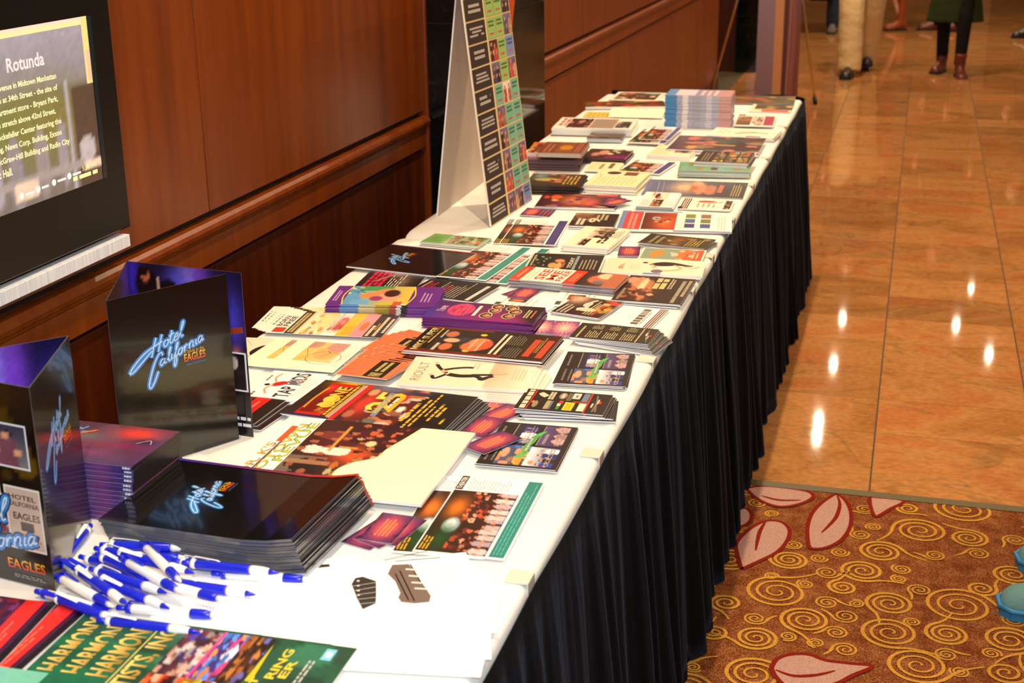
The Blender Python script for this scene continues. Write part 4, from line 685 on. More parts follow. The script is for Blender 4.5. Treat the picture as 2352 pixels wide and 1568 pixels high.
# ================================================================== LEAFLETS ON THE TABLES : x, y, angle, width, height, top above cloth
IT={'harmony':(-0.7285, 1.2261, 90.7574, 0.216, 0.295, 0.006),
'redband':(-1.003, 1.2543, 94.9201, 0.1679, 0.1406, 0.005),
'folderstack':(-0.874, 1.6154, 87.7156, 0.2105, 0.2891, 0.052),
'cds':(-1.0644, 1.6267, 99.7041, 0.1472, 0.1239, 0.1),
'motown':(-0.801, 1.8507, 91.0086, 0.2785, 0.3247, 0.012),
'fizz':(-0.8405, 2.0821, 86.7389, 0.1734, 0.2946, 0.01),
'tap':(-1.0437, 2.1432, 92.3667, 0.1348, 0.1051, 0.007),
'redleft':(-1.0772, 2.018, 87.4641, 0.1169, 0.1223, 0.006),
'caric':(-1.0573, 2.3005, 90.2254, 0.1708, 0.1269, 0.008),
'swoosh':(-1.2013, 2.331, 94.8143, 0.106, 0.0617, 0.006),
'orange1':(-0.9216, 2.2501, 86.4676, 0.1106, 0.0985, 0.006),
'orange2':(-0.927, 2.3084, 85.065, 0.1188, 0.0973, 0.01),
'orange3':(-0.9338, 2.4093, 83.4747, 0.0695, 0.0782, 0.012),
'snyder':(-0.751, 2.3955, 89.0916, 0.1515, 0.2695, 0.028),
'ballet':(-0.7363, 2.2587, 96.0039, 0.1471, 0.2331, 0.017),
'photoA':(-0.5244, 2.3626, 95.8623, 0.1833, 0.1385, 0.007),
'photoB':(-0.5504, 1.985, 92.0191, 0.1762, 0.1294, 0.0055),
'logos':(-0.536, 2.163, 91.5, 0.0974, 0.1532, 0.015),
'biz1':(-0.6583, 2.1351, 89.6408, 0.0781, 0.0582, 0.003),
'biz2':(-0.6323, 2.1152, 66.3413, 0.0439, 0.0495, 0.005),
'biz3':(-0.646, 2.0481, 81.2441, 0.0703, 0.0635, 0.006),
'biz4':(-0.6071, 1.9739, 62.3035, 0.0566, 0.0714, 0.012),
'biznear':(-0.6652, 1.6522, 88.3886, 0.084, 0.0612, 0.004),
'theater1':(-0.5481, 1.7261, 92.3868, 0.2589, 0.1289, 0.003),
'guitar':(-0.5595, 1.4605, 125.1363, 0.1994, 0.1761, 0.003),
'born':(-1.1021, 2.4984, 95.1478, 0.1493, 0.2399, 0.007),
'face':(-1.0489, 2.6551, 100.354, 0.1112, 0.2302, 0.025),
'ilove':(-0.8102, 2.5936, 91.0329, 0.1135, 0.2302, 0.025),
'pink':(-1.1041, 2.8458, 95.1279, 0.1664, 0.1396, 0.006),
'blacktext':(-0.9451, 2.7961, 80.9024, 0.1074, 0.168, 0.006),
'hcfolder':(-1.113, 2.9993, 79.6753, 0.1951, 0.2276, 0.02),
'theater2':(-0.945, 3.0294, 85.9237, 0.3187, 0.1325, 0.012),
'theater3':(-0.897, 3.0304, 86.3311, 0.3238, 0.1328, 0.008),
'green':(-1.0708, 3.2047, 84.3926, 0.0894, 0.1563, 0.009),
'theater4':(-0.9052, 3.3487, 95.7153, 0.2613, 0.1406, 0.004),
'book':(-0.7544, 3.0609, 95.9813, 0.1635, 0.1741, 0.008),
'sf':(-0.7084, 2.9055, 85.3421, 0.11, 0.2445, 0.018),
'figure':(-0.5479, 3.0719, 93.5603, 0.1254, 0.226, 0.009),
'brown':(-0.5126, 2.8895, 89.0236, 0.2012, 0.1483, 0.009),
'pop':(-0.6268, 2.7353, 77.557, 0.1266, 0.109, 0.007),
'textback':(-0.6505, 2.8092, 92.7847, 0.099, 0.1176, 0.004),
'triple':(-0.5161, 2.7088, 83.4988, 0.1351, 0.1032, 0.005),
'columns':(-0.5292, 2.5474, 87.2582, 0.0964, 0.1576, 0.016),
'bizmid':(-0.7849, 2.8156, 84.3115, 0.0858, 0.0686, 0.004),
'bizpair':(-0.6401, 2.5903, 94.5942, 0.0984, 0.046, 0.008),
'bizpair2':(-0.6757, 2.5935, 91.9977, 0.0903, 0.0352, 0.006),
'whiteunder':(-0.7668, 2.7609, 85.395, 0.0936, 0.137, 0.003),
'numcard':(-0.783, 3.4922, 94.9725, 0.1463, 0.1168, 0.009),
'group':(-0.7316, 3.2925, 86.4738, 0.2034, 0.1179, 0.015),
'blueflyer':(-0.5765, 3.5342, 96.5756, 0.2218, 0.2892, 0.006),
'gold':(-0.5363, 3.3314, 81.3463, 0.0813, 0.1712, 0.006),
'bizA':(-0.6341, 3.216, 97.8831, 0.074, 0.0604, 0.005),
'teal':(-0.525, 3.1947, 92.5287, 0.1053, 0.1525, 0.008),
'redsheet':(-0.8765, 3.7081, 95.7805, 0.1688, 0.2201, 0.008),
'bizB':(-0.7681, 3.6954, 45.4084, 0.0897, 0.0763, 0.016),
'bizC':(-0.971, 3.5644, 91.4403, 0.1028, 0.06, 0.006),
'dancer':(-0.6599, 3.7633, 91.7277, 0.186, 0.0993, 0.01),
'card2':(-0.5255, 3.752, 91.677, 0.1318, 0.1439, 0.006),
'goldstack':(-0.9865, 3.8799, 95.1218, 0.1661, 0.1593, 0.027),
'cream':(-0.816, 3.9535, 88.779, 0.2136, 0.153, 0.024),
'creamback':(-0.911, 4.192, 92.0382, 0.1338, 0.0995, 0.008),
'theater5':(-0.7782, 4.2261, 84.1048, 0.1961, 0.1331, 0.008),
'bbflyer':(-0.5888, 3.9622, 92.4943, 0.2152, 0.2888, 0.004),
'greenstack':(-0.5661, 4.1827, 96.2203, 0.125, 0.213, 0.025),
'darkcard':(-0.5438, 4.2525, 90.0235, 0.1791, 0.1616, 0.045),
'purplesheets':(-0.613, 4.5887, 90.2633, 0.2578, 0.2935, 0.02),
'brownstack':(-1.0409, 4.1926, 94.6897, 0.1848, 0.1355, 0.065),
'orangesheet':(-1.0821, 4.2713, 97.3483, 0.1845, 0.1677, 0.06),
'lowertier':(-1.0711, 4.2275, 96.0813, 0.2111, 0.1706, 0.012),
'darkphoto':(-0.9305, 4.3418, 91.0604, 0.1711, 0.1327, 0.02),
'magazine':(-1.081, 4.8402, 94.4473, 0.2228, 0.2804, 0.03),
'photocard':(-1.0119, 4.7039, 94.1932, 0.168, 0.1187, 0.015),
'theater6':(-0.8502, 4.728, 88.7078, 0.2833, 0.11, 0.02),
'rolled':(-1.0021, 5.2209, 93.8152, 0.1722, 0.2042, 0.02),
'autumn':(-1.092, 5.4046, 104.2961, 0.1423, 0.3136, 0.012),
'bluestack':(-0.7533, 5.0131, 93.3328, 0.0856, 0.2087, 0.12),
'greensheet':(-0.5823, 5.6566, 93.1725, 0.2182, 0.2566, 0.006),
'redpaper':(-0.5262, 5.4601, 90.5859, 0.1817, 0.1581, 0.004),
'magenta':(-0.5492, 5.1387, 93.1423, 0.3167, 0.1313, 0.01),
'whitebook':(-0.5545, 4.8416, 85.5448, 0.155, 0.2306, 0.015),
'farphoto':(-1.088, 5.6498, 90.9681, 0.2937, 0.1558, 0.006),
'newsleft':(-0.8338, 4.7704, 89.1009, 0.2632, 0.1045, 0.01),
'newsfold':(-0.7381, 4.4668, 86.6586, 0.1734, 0.1393, 0.012),
'yellowpage':(-1.146, 5.178, 93.9842, 0.1197, 0.1056, 0.004),
'farleaf':(-0.9057, 5.8217, 78.1217, 0.1257, 0.1161, 0.004)}
rgx=random.Random(77)
BIZ=(.089,.051)
def stack(key,design,n,thick,name,label,under,cat='leaflet',matn='print',jit=.004,rj=1.2,fan=(0,0,0),size=None,side=None,paper=(250,248,243),bend=None,at=None,lift=None,seed=0):
    x,y,a,w_,h_,zt=at or IT[key]
    if size: w_,h_=size
    t=thick/n; art=Art(w_,h_,t*.92 if t>.0008 else .0005,paper,side,seed+3); design(art); me=art.mesh(name,M[matn],bend)
    base=TZ+.001+(lift if lift is not None else max(0,zt-thick)); rg=random.Random(hash(key)%1000 if False else sum(map(ord,key))); out=[]
    for i in range(n):
        k=n-1-i   # 0 = top sheet
        dx,dy,dr=(0,0,0) if k==0 else (rg.uniform(-jit,jit)+fan[0]*k,rg.uniform(-jit,jit)+fan[1]*k,rg.uniform(-rj,rj)+fan[2]*k)
        o=link(name,me,loc=(x+dx,y+dy,base+i*t),rot=(0,0,R(a+dr)))
        if k==0: tag(o,label,cat)
        else: tag(o,under,cat,'sheets under the '+label)
        out.append(o)
    return out[-1]
# --- near end of the table
stack('harmony',d_harmony,3,.004,'brochure','green brochure with gold HARMONY lettering, top copy of three','green brochure fanned out under the top HARMONY copy','brochure',fan=(-.032,.001,.6),jit=.001,rj=.2)
stack('redband',d_redband,1,.0012,'flyer','purple and red flyer beside the green brochures, lower of two','x','flyer',at=(-1.018,1.238,90.5,.216,.142,.0012))
stack('redband2',d_redband,1,.0012,'flyer','purple and red flyer turned askew over its twin','x','flyer',at=(-1.052,1.232,97,.216,.142,.003))
stack('cyan',d_cyanleaf,1,.0008,'flyer','pale green and blue flyer at the near left corner','x','flyer',at=(-.985,1.135,92,.12,.16,.004))
g=stack('guitar',d_guitar,1,.0008,'handout','white handout with a guitar bridge drawing, uppermost by the table edge','white handout','handout','matte',at=(-.6073,1.4462,117.9,.216,.279,.0045))
stack('gl1',d_guitar,2,.0012,'handout','white text handout rotated under the guitar handout','white text handout lying lowest under the guitar handout','handout','matte',at=(-.590,1.418,108,.216,.279,.0028),fan=(.012,-.018,-9))
stack('gl2',d_guitar,1,.0008,'handout','white text handout between the pens and the guitar handout','x','handout','matte',at=(-.735,1.405,122,.216,.279,.0016))
# ink on the guitar sheets
def ink(name,polys,parent,col):
    mm=D.materials.get('black_ink') or mat('black_ink',(34,28,26),.5)
    bm=bmesh.new(); inv=parent.matrix_basis.inverted()
    for P in polys: bm.faces.new([bm.verts.new(inv@Vector((p[0],p[1],parent.location.z+.0011))) for p in P])
    return bmobj(name,bm,col or mm,parent)
HEAD=[[-0.65,1.4834],[-0.6514,1.4995],[-0.6436,1.5057],[-0.6223,1.4988],[-0.6105,1.4695],[-0.6015,1.4444],[-0.6119,1.4263],[-0.6304,1.4524]]
BRIDGE=[[-0.6177,1.5464],[-0.5974,1.5538],[-0.571,1.5205],[-0.5406,1.4799],[-0.5375,1.465],[-0.5543,1.4567],[-0.5718,1.456],[-0.5794,1.4658],[-0.5806,1.4773],[-0.5981,1.5051],[-0.6146,1.5216]]
def lines(Ls,wd): 
    out=[]
    for P in Ls:
        V,F=strip([Vector(p) for p in P],wd); out+=[[V[i] for i in f] for f in F]
    return out
ink('guitar_headstock_print',[HEAD],g,None); ink('guitar_bridge_print',[BRIDGE],g,mat('brown_grey_ink',(112,92,82),.5))
M['paper_white']=mat('paper_white_line',(226,222,214),.6)
o=ink('string_lines',lines([[[-0.6459,1.4783],[-0.6205,1.4952]],[[-0.6396,1.4679],[-0.6162,1.4841]],[[-0.6334,1.4575],[-0.6112,1.4713]],[[-0.6264,1.4476],[-0.6063,1.4587]],[[-0.6194,1.4377],[-0.6019,1.4462]]],.0008)+[[(x+.0022*math.cos(t),y+.0022*math.sin(t)) for t in np.linspace(0,5.5,8)] for x,y in [[-0.6447,1.493],[-0.6399,1.4811],[-0.635,1.4691],[-0.6303,1.4583]]],g,M['paper_white']); o.location.z+=.0002
o=ink('saddle_lines',lines([[[-0.5962,1.5391],[-0.5803,1.5406]],[[-0.5861,1.5228],[-0.5705,1.5248]],[[-0.5763,1.5067],[-0.5598,1.509]],[[-0.5672,1.4928],[-0.55,1.4953]]],.004),g,M['paper_white']); o.location.z+=.0002
ink('fine_lines',lines([[[-0.6052,1.5241],[-0.564,1.462]],[[-0.6024,1.5333],[-0.5562,1.4621]],[[-0.5955,1.5543],[-0.5650,1.5105]],[[-.6336,1.5552],[-.5821,1.5997]],[[-.6175,1.5572],[-.5625,1.5825]]],.0016),g,None)
g2=[o for o in D.objects if o.get('label','').startswith('white text handout between')][0]
ink('guitar_headstock_print',[[[-0.7119,1.5089],[-0.7118,1.5283],[-0.7018,1.5322],[-0.6865,1.5028],[-0.6945,1.4882],[-0.7009,1.4886]],[[-0.7162,1.4805],[-0.6937,1.4863],[-0.6924,1.4784],[-0.6998,1.4622],[-0.7177,1.4515]]],g2,None)
stack('theater1',d_theater,2,.0016,'sheet','THEATER page with a teal band nearest the table edge','THEATER page showing its dark edge under the nearest teal-band page','sheet','print',fan=(-.035,-.006,3),jit=0,rj=0)
for k,(dx,dy,dr,z) in enumerate([(-.012,-.018,-14,.0005),(.006,-.010,-22,.0012),(.014,-.002,-8,.0019),(0,0,0,.0026)]):
    stack('biznear',d_biz,1,.0006,'business_card',['purple and pink card lowest in the fan by the black folder stack','purple and pink card second from bottom in the fan by the black folders','purple and pink card second from top in the fan by the black folders','purple and pink card on top of the fan by the black folders'][k],'x','card',size=BIZ,at=(IT['biznear'][0]+dx,IT['biznear'][1]+dy,IT['biznear'][2]+dr,*BIZ,z+.0006))
stack('motown',d_motown,1,.005,'folder','white and cream folder with MOTOWN REVUE lettering','x','folder',lift=.0092)
stack('fizz',d_fizz,7,0.009,'brochure','black and red brochure with a gold 25, top of its pile','black brochure in the pile under the gold 25 cover','brochure',fan=(.0045,-.0015,-.8),jit=.002,rj=.3)
stack('tap',d_tap,4,0.006,'leaflet','white TAP KIDS leaflet on top of its pile','white leaflet in the pile under the TAP KIDS leaflet',fan=(.004,-.002,1))
stack('redleft',d_redleft,3,.004,'leaflet','red and black leaflet beside the standing black folder','red and black leaflet fanned under the one beside the standing folder',fan=(.012,-.006,-2))
stack('caric',d_caric,1,.001,'flyer','cream flyer with a caricature in a round outline','x','flyer',size=(.16,.14))
stack('caricb',d_caric,1,.001,'flyer','plain cream flyer half under the caricature flyer','x','flyer',at=(-1.112,2.305,88,.16,.14,.005))
stack('swoosh',d_swoosh,2,.003,'flyer','pale flyer with a black moustache-like swoosh at the wall side','pale flyer under the swoosh flyer','flyer',at=(-1.168,2.315,96,.15,.13,.004))
for k,(key,lb) in enumerate((('orange1','nearest'),('orange2','middle'),('orange3','farthest'))):
    stack(key,d_orange,4,.004,'leaflet','orange leaflet with a black strip, '+lb+' group of the orange fan','orange leaflet fanned in the '+lb+' group',fan=(.006,.014,-5),size=(.10,.105),lift=.0005+.004*(2-k),side=(206,196,192),jit=.001)
stack('rioult',d_rioult,8,0.016,'brochure','beige RIOULT brochure with a dancer in black','white edged brochure under the RIOULT dancer cover','brochure',fan=(.0035,-.003,-.7),at=IT['ballet'],jit=.003)
stack('snyder',d_super,5,0.009,'brochure','dark MIKE SUPER brochure lying partly on the dancer brochures','dark brochure under the MIKE SUPER cover','brochure',lift=.018)
stack('photoA',d_fourphoto,5,0.006,'postcard','black four-photo card with green ribbon, farther pile','black four-photo card under the farther pile top','postcard',size=(.178,.127))
stack('photoB',d_fourphoto,3,0.0045,'postcard','black four-photo card with green ribbon, nearer pile','black four-photo card under the nearer pile top','postcard',size=(.178,.127))
stack('logos',d_logos,7,0.014,'rack_card','black card of colourful logos with a red line, top of its pile','black rack card in the pile under the colourful logos','card',fan=(.002,-.001,1.2),jit=.004,rj=2)
for k,(key,lb) in enumerate((('biz1','farthest of the four by the logo cards'),('biz2','nestled against the logo cards'),('biz3','left of the nearer four-photo card'),('biz4','lying across the corner of the nearer four-photo card'))):
    stack(key,d_biz,1,.0006,'business_card','purple and pink card '+lb,'x','card',size=BIZ,at=(*IT[key][:3],*BIZ,[.0008,.0016,.003,.009][k]))
stack('born',d_born,6,0.006,'programme','cream programme with yellow and pink blocks and a black foot','cream programme stepped out to the wall side under the top one','programme',fan=(-.010,.008,.6),jit=.002,rj=.4)
stack('face',d_face,14,0.024,'brochure','purple brochure with a colourful face, top of a tall pile','purple brochure in the tall pile under the colourful face','brochure',side=(120,60,150),jit=.003,size=(.14,.23))
stack('ilove',d_ilove,10,0.024,'brochure','purple brochure with round portraits, top of its pile','purple brochure in the pile under the round portraits','brochure',side=(110,40,120),jit=.004)
stack('pink',d_pink,2,.003,'flyer','black flyer with crimson lettering at the wall side','black flyer under the crimson lettering','flyer')
stack('blacktext',d_blacktext,2,.003,'flyer','black flyer with small red and white text','black flyer under the small red and white text','flyer',size=(.14,.17))
stack('hc',d_hcfolder,1,.004,'folder','black folder with neon script lying over the wall-side table edge','x','folder','gloss',at=(-1.113,2.999,82,.215,.235,.0),lift=.006)
stack('theater2',d_theater,1,.001,'sheet','THEATER page with teal band, left of the pair mid table','x','sheet','print',lift=.0055,bend=(0,lambda t:.003*(1-t)**2))
stack('theater3',d_theater,2,.002,'sheet','THEATER page with teal band, right of the pair mid table','THEATER page under the mid-table pair','sheet','print',lift=.003,fan=(-.01,.004,1))
stack('wu',d_white_text,1,.0008,'sheet','white text sheet with a small picture near the round portraits','x','sheet','matte',at=(*IT['whiteunder'][:5],.001))
stack('textback',d_white_text,1,.0008,'sheet','white text sheet behind the dark pop card','x','sheet','matte',at=(*IT['textback'][:5],.0012),size=(.13,.125))
stack('bizmid',d_biz,2,.0014,'business_card','purple and pink card beside the white text sheet mid table','purple and pink card under the one mid table','card',size=BIZ,fan=(-.008,.008,-20),jit=0,at=(*IT['bizmid'][:5],.0032))
stack('bizpair',d_bizburst,2,.0014,'business_card','pale pink starburst card beside the text column cards, right of two','starburst card under the right one of two','card',size=BIZ,fan=(.004,-.01,8),jit=0,at=(*IT['bizpair'][:5],.005))
stack('bizpair2',d_bizburst,1,.0007,'business_card','pale pink starburst card beside the purple pile, left of two','x','card',size=BIZ,at=(-.690,2.592,100,*BIZ,.003))
stack('green',d_green,4,0.008,'leaflet','green leaflet with a grid of small photos near the price board','green leaflet under the one near the price board')
stack('theater4',d_theater_purple,2,.002,'sheet','page with a purple band and group photo before the price board','page under the purple band sheet','sheet','print',fan=(-.02,.002,0),jit=0)
stack('book',d_book,3,0.007,'booklet','dark booklet with TODAY text and small green leaves','dark booklet under the one reading TODAY','booklet',paper=(250,240,214))
stack('sf',d_sf,10,0.017,'booklet','red and white SEE ME FREE booklet on a silvery pile','booklet in the silvery pile under the red and white cover','booklet',side=(168,172,180),lift=.003)
stack('figure',d_figure,3,0.008,'leaflet','cream leaflet with a leaping dancer near the table edge','cream leaflet under the leaping dancer')
stack('brown',d_brown,3,0.008,'postcard','dark brown photo card beside the table edge clip','dark brown photo card under the one by the clip','postcard')
stack('pop',d_pop,3,0.005,'postcard','dark card with looping cream lettering, tilted mid table','white-backed card under the looping cream lettering','postcard',lift=.002)
stack('triple',d_triple,1,.001,'flyer','white flyer with dark red stripes at one edge','x','flyer',lift=.0006)
stack('columns',d_columns,8,0.015,'rack_card','olive black card with columns of text, top of a fanned pile','rack card fanned under the columns of text','card',fan=(.004,-.002,-1.4),jit=.003)
# --- farther table
stack('numcard',d_num,3,0.008,'postcard','dark card with a cream figure on white backing','dark card under the cream figure','postcard')
stack('group',d_group,5,0.014,'booklet','cream booklet with people in black, on a white pile','cream booklet in the pile under the people in black','booklet')
stack('blueflyer',d_blueflyer,2,.003,'flyer','flyer with red heading, blue edge and small photo grid','flyer under the red heading and blue edge','flyer')
stack('gold',d_gold,4,0.005,'postcard','brown and gold card fan at the joint of the tables','brown and gold card fanned at the joint of the tables','postcard',fan=(.002,-.006,-3),size=(.10,.17))
stack('bizA',d_biz,2,.0014,'business_card','purple and pink card beside the teal and orange card','purple and pink card under the one by the teal card','card',size=BIZ,at=(*IT['bizA'][:5],.004))
stack('teal',d_teal,2,.004,'postcard','teal and orange card near the joint of the tables','teal and orange card under its twin','postcard')
stack('redsheet',d_redsheet,4,0.007,'flyer','red and purple stage flyer beside the price board','red and purple stage flyer in the pile beside the price board','flyer')
stack('bizB',d_biz,2,.0016,'business_card','purple and pink card lying on the red stage flyer','purple and pink card under the one on the stage flyer','card',size=BIZ,fan=(-.01,.012,25),jit=0,at=(*IT['bizB'][:2],60,*BIZ,.0125))
stack('bizC',d_biz,4,.004,'business_card','purple and pink card at the foot of the price board','purple and pink card in the little pile at the price board','card',size=BIZ,fan=(.01,.002,0),jit=.001,at=(*IT['bizC'][:5],.004))
stack('dancer',d_dancer,3,0.009,'postcard','white card with a brown dancer on a grey pile','white card in the grey pile under the brown dancer','postcard',side=(150,160,170))
stack('card2',d_card2,2,.004,'postcard','cream card with black and red bars at the table edge','cream card under the black and red bars','postcard')
stack('goldstack',d_goldstack,7,0.026,'brochure','dark gold 25 brochure on the pile behind the price board','dark brochure in the pile behind the price board','brochure',side=(60,50,44),jit=.006)
stack('cream',d_cream,10,0.023,'programme','cream programme with two dark pictures on a thick white pile','cream programme in the thick white pile','programme')
stack('creamback',d_creamback,2,.004,'programme','cream programme with grey bars behind the thick white pile','cream programme under the grey bars','programme')
stack('theater5',d_theater_purple,2,.003,'sheet','page with a grey purple band behind the cream programmes','page under the grey purple band sheet','sheet','print',lift=.003)
stack('bbflyer',d_bbflyer,1,.001,'flyer','blue-grey flyer with a warm group photo at the table edge','x','flyer',lift=.001)
stack('greenstack',d_greenstack,8,.022,'leaflet','green grid leaflet on a pile near the table edge','green leaflet in the pile near the table edge',side=(196,208,200))
stack('purplesheets',d_purplesheets,4,.014,'brochure','dark purple collage brochure in the broad pile','dark purple brochure under the broad collage','brochure')
stack('darkcard',d_darkcard,6,.026,'brochure','dark card of six pictures on the pile by the table edge','dark card in the pile under the six pictures','brochure',lift=.016)
stack('lowertier',d_lowertier,8,.032,'book','dark purple book lowest pile beside the pier','dark purple book in the lowest pile beside the pier','book',at=(*IT['lowertier'][:5],.034),side=(92,66,78),size=(.2,.17))
stack('orangesheet',d_orangesheet,3,.012,'brochure','orange brochure on the tall pile beside the pier','orange brochure under the one beside the pier','brochure',lift=.034)
stack('brownstack',d_brownstack,5,.014,'brochure','brown brochure with a gold emblem on top of the tall pile','brown brochure under the gold emblem','brochure',lift=.048,side=(196,186,176))
stack('darkphoto',d_darkphoto,4,.018,'brochure','dark photo brochure right of the tall pile by the pier','dark photo brochure in the pile right of the tall pile','brochure',side=(80,60,64),size=(.15,.14))
stack('photocard',d_photocard,3,.012,'postcard','brown photo card before the white magazine pile','brown photo card under the one before the magazines','postcard',side=(190,200,214))
stack('magazine',d_magazine,6,.026,'magazine','white magazine with dark photos and a grey column at the wall side','white magazine in the pile at the wall side','magazine',lift=.004)
stack('theater6',d_theater_purple,2,.004,'sheet','page with dark stage photo and purple band far along the table','page under the far purple band sheet','sheet','print',lift=.008,size=(.27,.13))
stack('newsleft',d_newsleft,1,.001,'sheet','page with purple band beside the blue magazine tower','x','sheet','print',lift=.014)
stack('newsfold',d_newsfold,5,.014,'newspaper','cream newspaper on a white pile before the blue tower','cream newspaper in the white pile before the blue tower','newspaper',lift=.0)
stack('rolled',d_rolled,1,.001,'sheet','curled cream sheet with orange emblem left of the blue tower','x','sheet','matte',bend=(0,lambda t:.02*math.sin(PI*t)),lift=.004)
stack('yellowpage',d_yellow,1,.001,'sheet','mustard yellow sheet at the wall side','x','sheet','matte')
stack('autumn',d_autumn,3,.010,'flyer','dark autumn-coloured flyer at the far wall side','dark autumn-coloured flyer under its twin','flyer')
stack('farphoto',d_farphoto,2,.003,'flyer','white-edged photo flyer at the far wall-side corner','white-edged photo flyer under its twin','flyer',size=(.22,.2))
stack('farleaf',d_farleaf,1,.001,'leaflet','small brown leaflet at the far end of the table','x')
BS=IT['bluestack']
stack('bluestack',d_bluestack,20,.118,'magazine','blue and pink magazine on top of the tall tower','blue and pink magazine in the tall tower','magazine',at=(-.742,5.045,92,.15,.235,.118),jit=.0025,rj=.8,side=(176,180,206))
stack('greensheet',d_greensheet,1,.001,'flyer','dark green and brown flyer at the far end by the corner','x','flyer')
stack('redpaper',d_redpaper,2,.003,'flyer','cream flyer with red strip beside the far corner','cream flyer under the red strip one','flyer')
stack('magenta',d_magenta,2,.004,'sheet','page with a magenta bar near the far corner','page under the magenta bar','sheet',size=(.25,.14))
stack('whitebook',d_whitebook,4,.013,'booklet','cream booklet with a brown dancer before the magenta page','cream booklet under the brown dancer','booklet')

# --- colour bands printed on the piled edges of the tower (each magazine shows its spine)
def spine_bands(name,proto_label,bands,hgt,hw):
    """thin printed bands on the near edge of each copy, parented as parts"""
    for o in [o for o in D.objects if proto_label in o.get('label','')]:
        for (v0,v1,key) in bands:
            if key not in SPM:
                SPM[key]={}
            k=(round(v0,3),round(v1,3),hgt)
            if k not in SPM[key]:
                b2=bmesh.new(); box(b2,-hw-.0004,v0,.0002,-hw+.0001,v1,hgt); me=D.meshes.new('edge_band'); b2.to_mesh(me); b2.free(); me.materials.append(SPMAT[key]); SPM[key][k]=me
            link(name,SPM[key][k],parent=o)
SPM={}; SPMAT={'blue':mat('spine_blue',(70,140,200),.5),'pink':mat('spine_pink',(206,160,160),.5),'pale':mat('spine_pale',(206,206,226),.5),'white':mat('spine_white',(236,232,232),.5),'grey':mat('spine_grey',(170,170,190),.5),
 'e_blue':mat('edge_blue',(96,150,214),.5),'e_cream':mat('edge_cream',(206,206,160),.5),'e_gold':mat('edge_gold',(190,170,60),.5),'e_red':mat('edge_red',(190,96,70),.5),'e_white':mat('edge_white',(230,228,226),.5),'e_black':mat('edge_black',(40,34,34),.5)}
spine_bands('spine_band','blue and pink magazine',[(.075,.117,'blue'),(.035,.055,'white'),(-.01,.02,'grey'),(-.05,-.03,'pale'),(-.117,-.075,'pink')],.0053,.075)
spine_bands('edge_band','purple brochure with a colourful face',[(.045,.085,'e_blue'),(.01,.045,'e_cream'),(-.02,.01,'e_gold'),(-.035,-.02,'e_red'),(-.045,-.035,'e_white'),(-.058,-.045,'e_black')],.0022,.07)
spine_bands('edge_band','tall pile under the colourful face',[(.045,.085,'e_blue'),(.01,.045,'e_cream'),(-.02,.01,'e_gold'),(-.035,-.02,'e_red'),(-.045,-.035,'e_white'),(-.058,-.045,'e_black')],.0022,.07)

# ================================================================== BLACK FOLDER STACK
fa=Art(.216,.292,.0021,(13,12,12),(96,96,100),4); d_hcfolder(fa); fm=fa.mesh('folder',M['gloss'],(1,lambda t:.012*max(0,.30-t)**2*11))
rg=random.Random(12); x,y,a=-.874,1.600,88
for i in range(19):
    k=18-i; o=link('folder',fm,loc=(x+rg.uniform(-.0012,.0012)+.0011*k*(k>1),y+rg.uniform(-.0008,.0008),TZ+.001+i*.0024),rot=(0,0,R(a+rg.uniform(-.3,.3)-.05*k)))
    if k==0: tag(o,'glossy black folder with neon script, top of the thick stack','folder')
    else: tag(o,'glossy black folder in the thick stack under the neon script cover','folder','folders in the thick black stack')

# ================================================================== DISC CASES
ca=Art(.19,.136,.0066,(40,30,60),(20,17,24),6)
# cover drawn with its top at the wall side; the spine faces the near end
d_cd(ca); cm=ca.mesh('case_cover',M['print'])
sa=Art(.19,.0062,.0003,(70,48,110),(70,48,110),7); sa.photo(0,0,1,1,40,3,9,((70,50,120),(60,44,110)),[('glow',.72,.5,.12,2,(120,60,120)),('glow',.3,.5,.1,2,(110,60,120)),('glow',.5,.5,.08,2,(40,50,130))],.05); sa.greek(.92,.2,.985,.8,1,(230,230,240),.8,0,'l',.02); sa.r(0,.9,1,1,(150,150,180)); sm_=sa.mesh('spine',M['gloss'])
rg=random.Random(3)
for i in range(13):
    k=12-i; t=empty('disc_case',(-1.112+rg.uniform(-.003,.003),1.648+rg.uniform(-.0015,.0015),TZ+.001+i*.0069),R(0+rg.uniform(-.6,.6)))
    tag(t,'purple disc case with a red sunset cover, top of the stack' if k==0 else 'purple disc case in the stack under the red sunset cover','disc case',None if k==0 else 'disc cases in the stack')
    link('cover',cm,parent=t); link('spine',sm_,parent=t,loc=(0,-.0685,.0033),rot=(R(90),0,0))

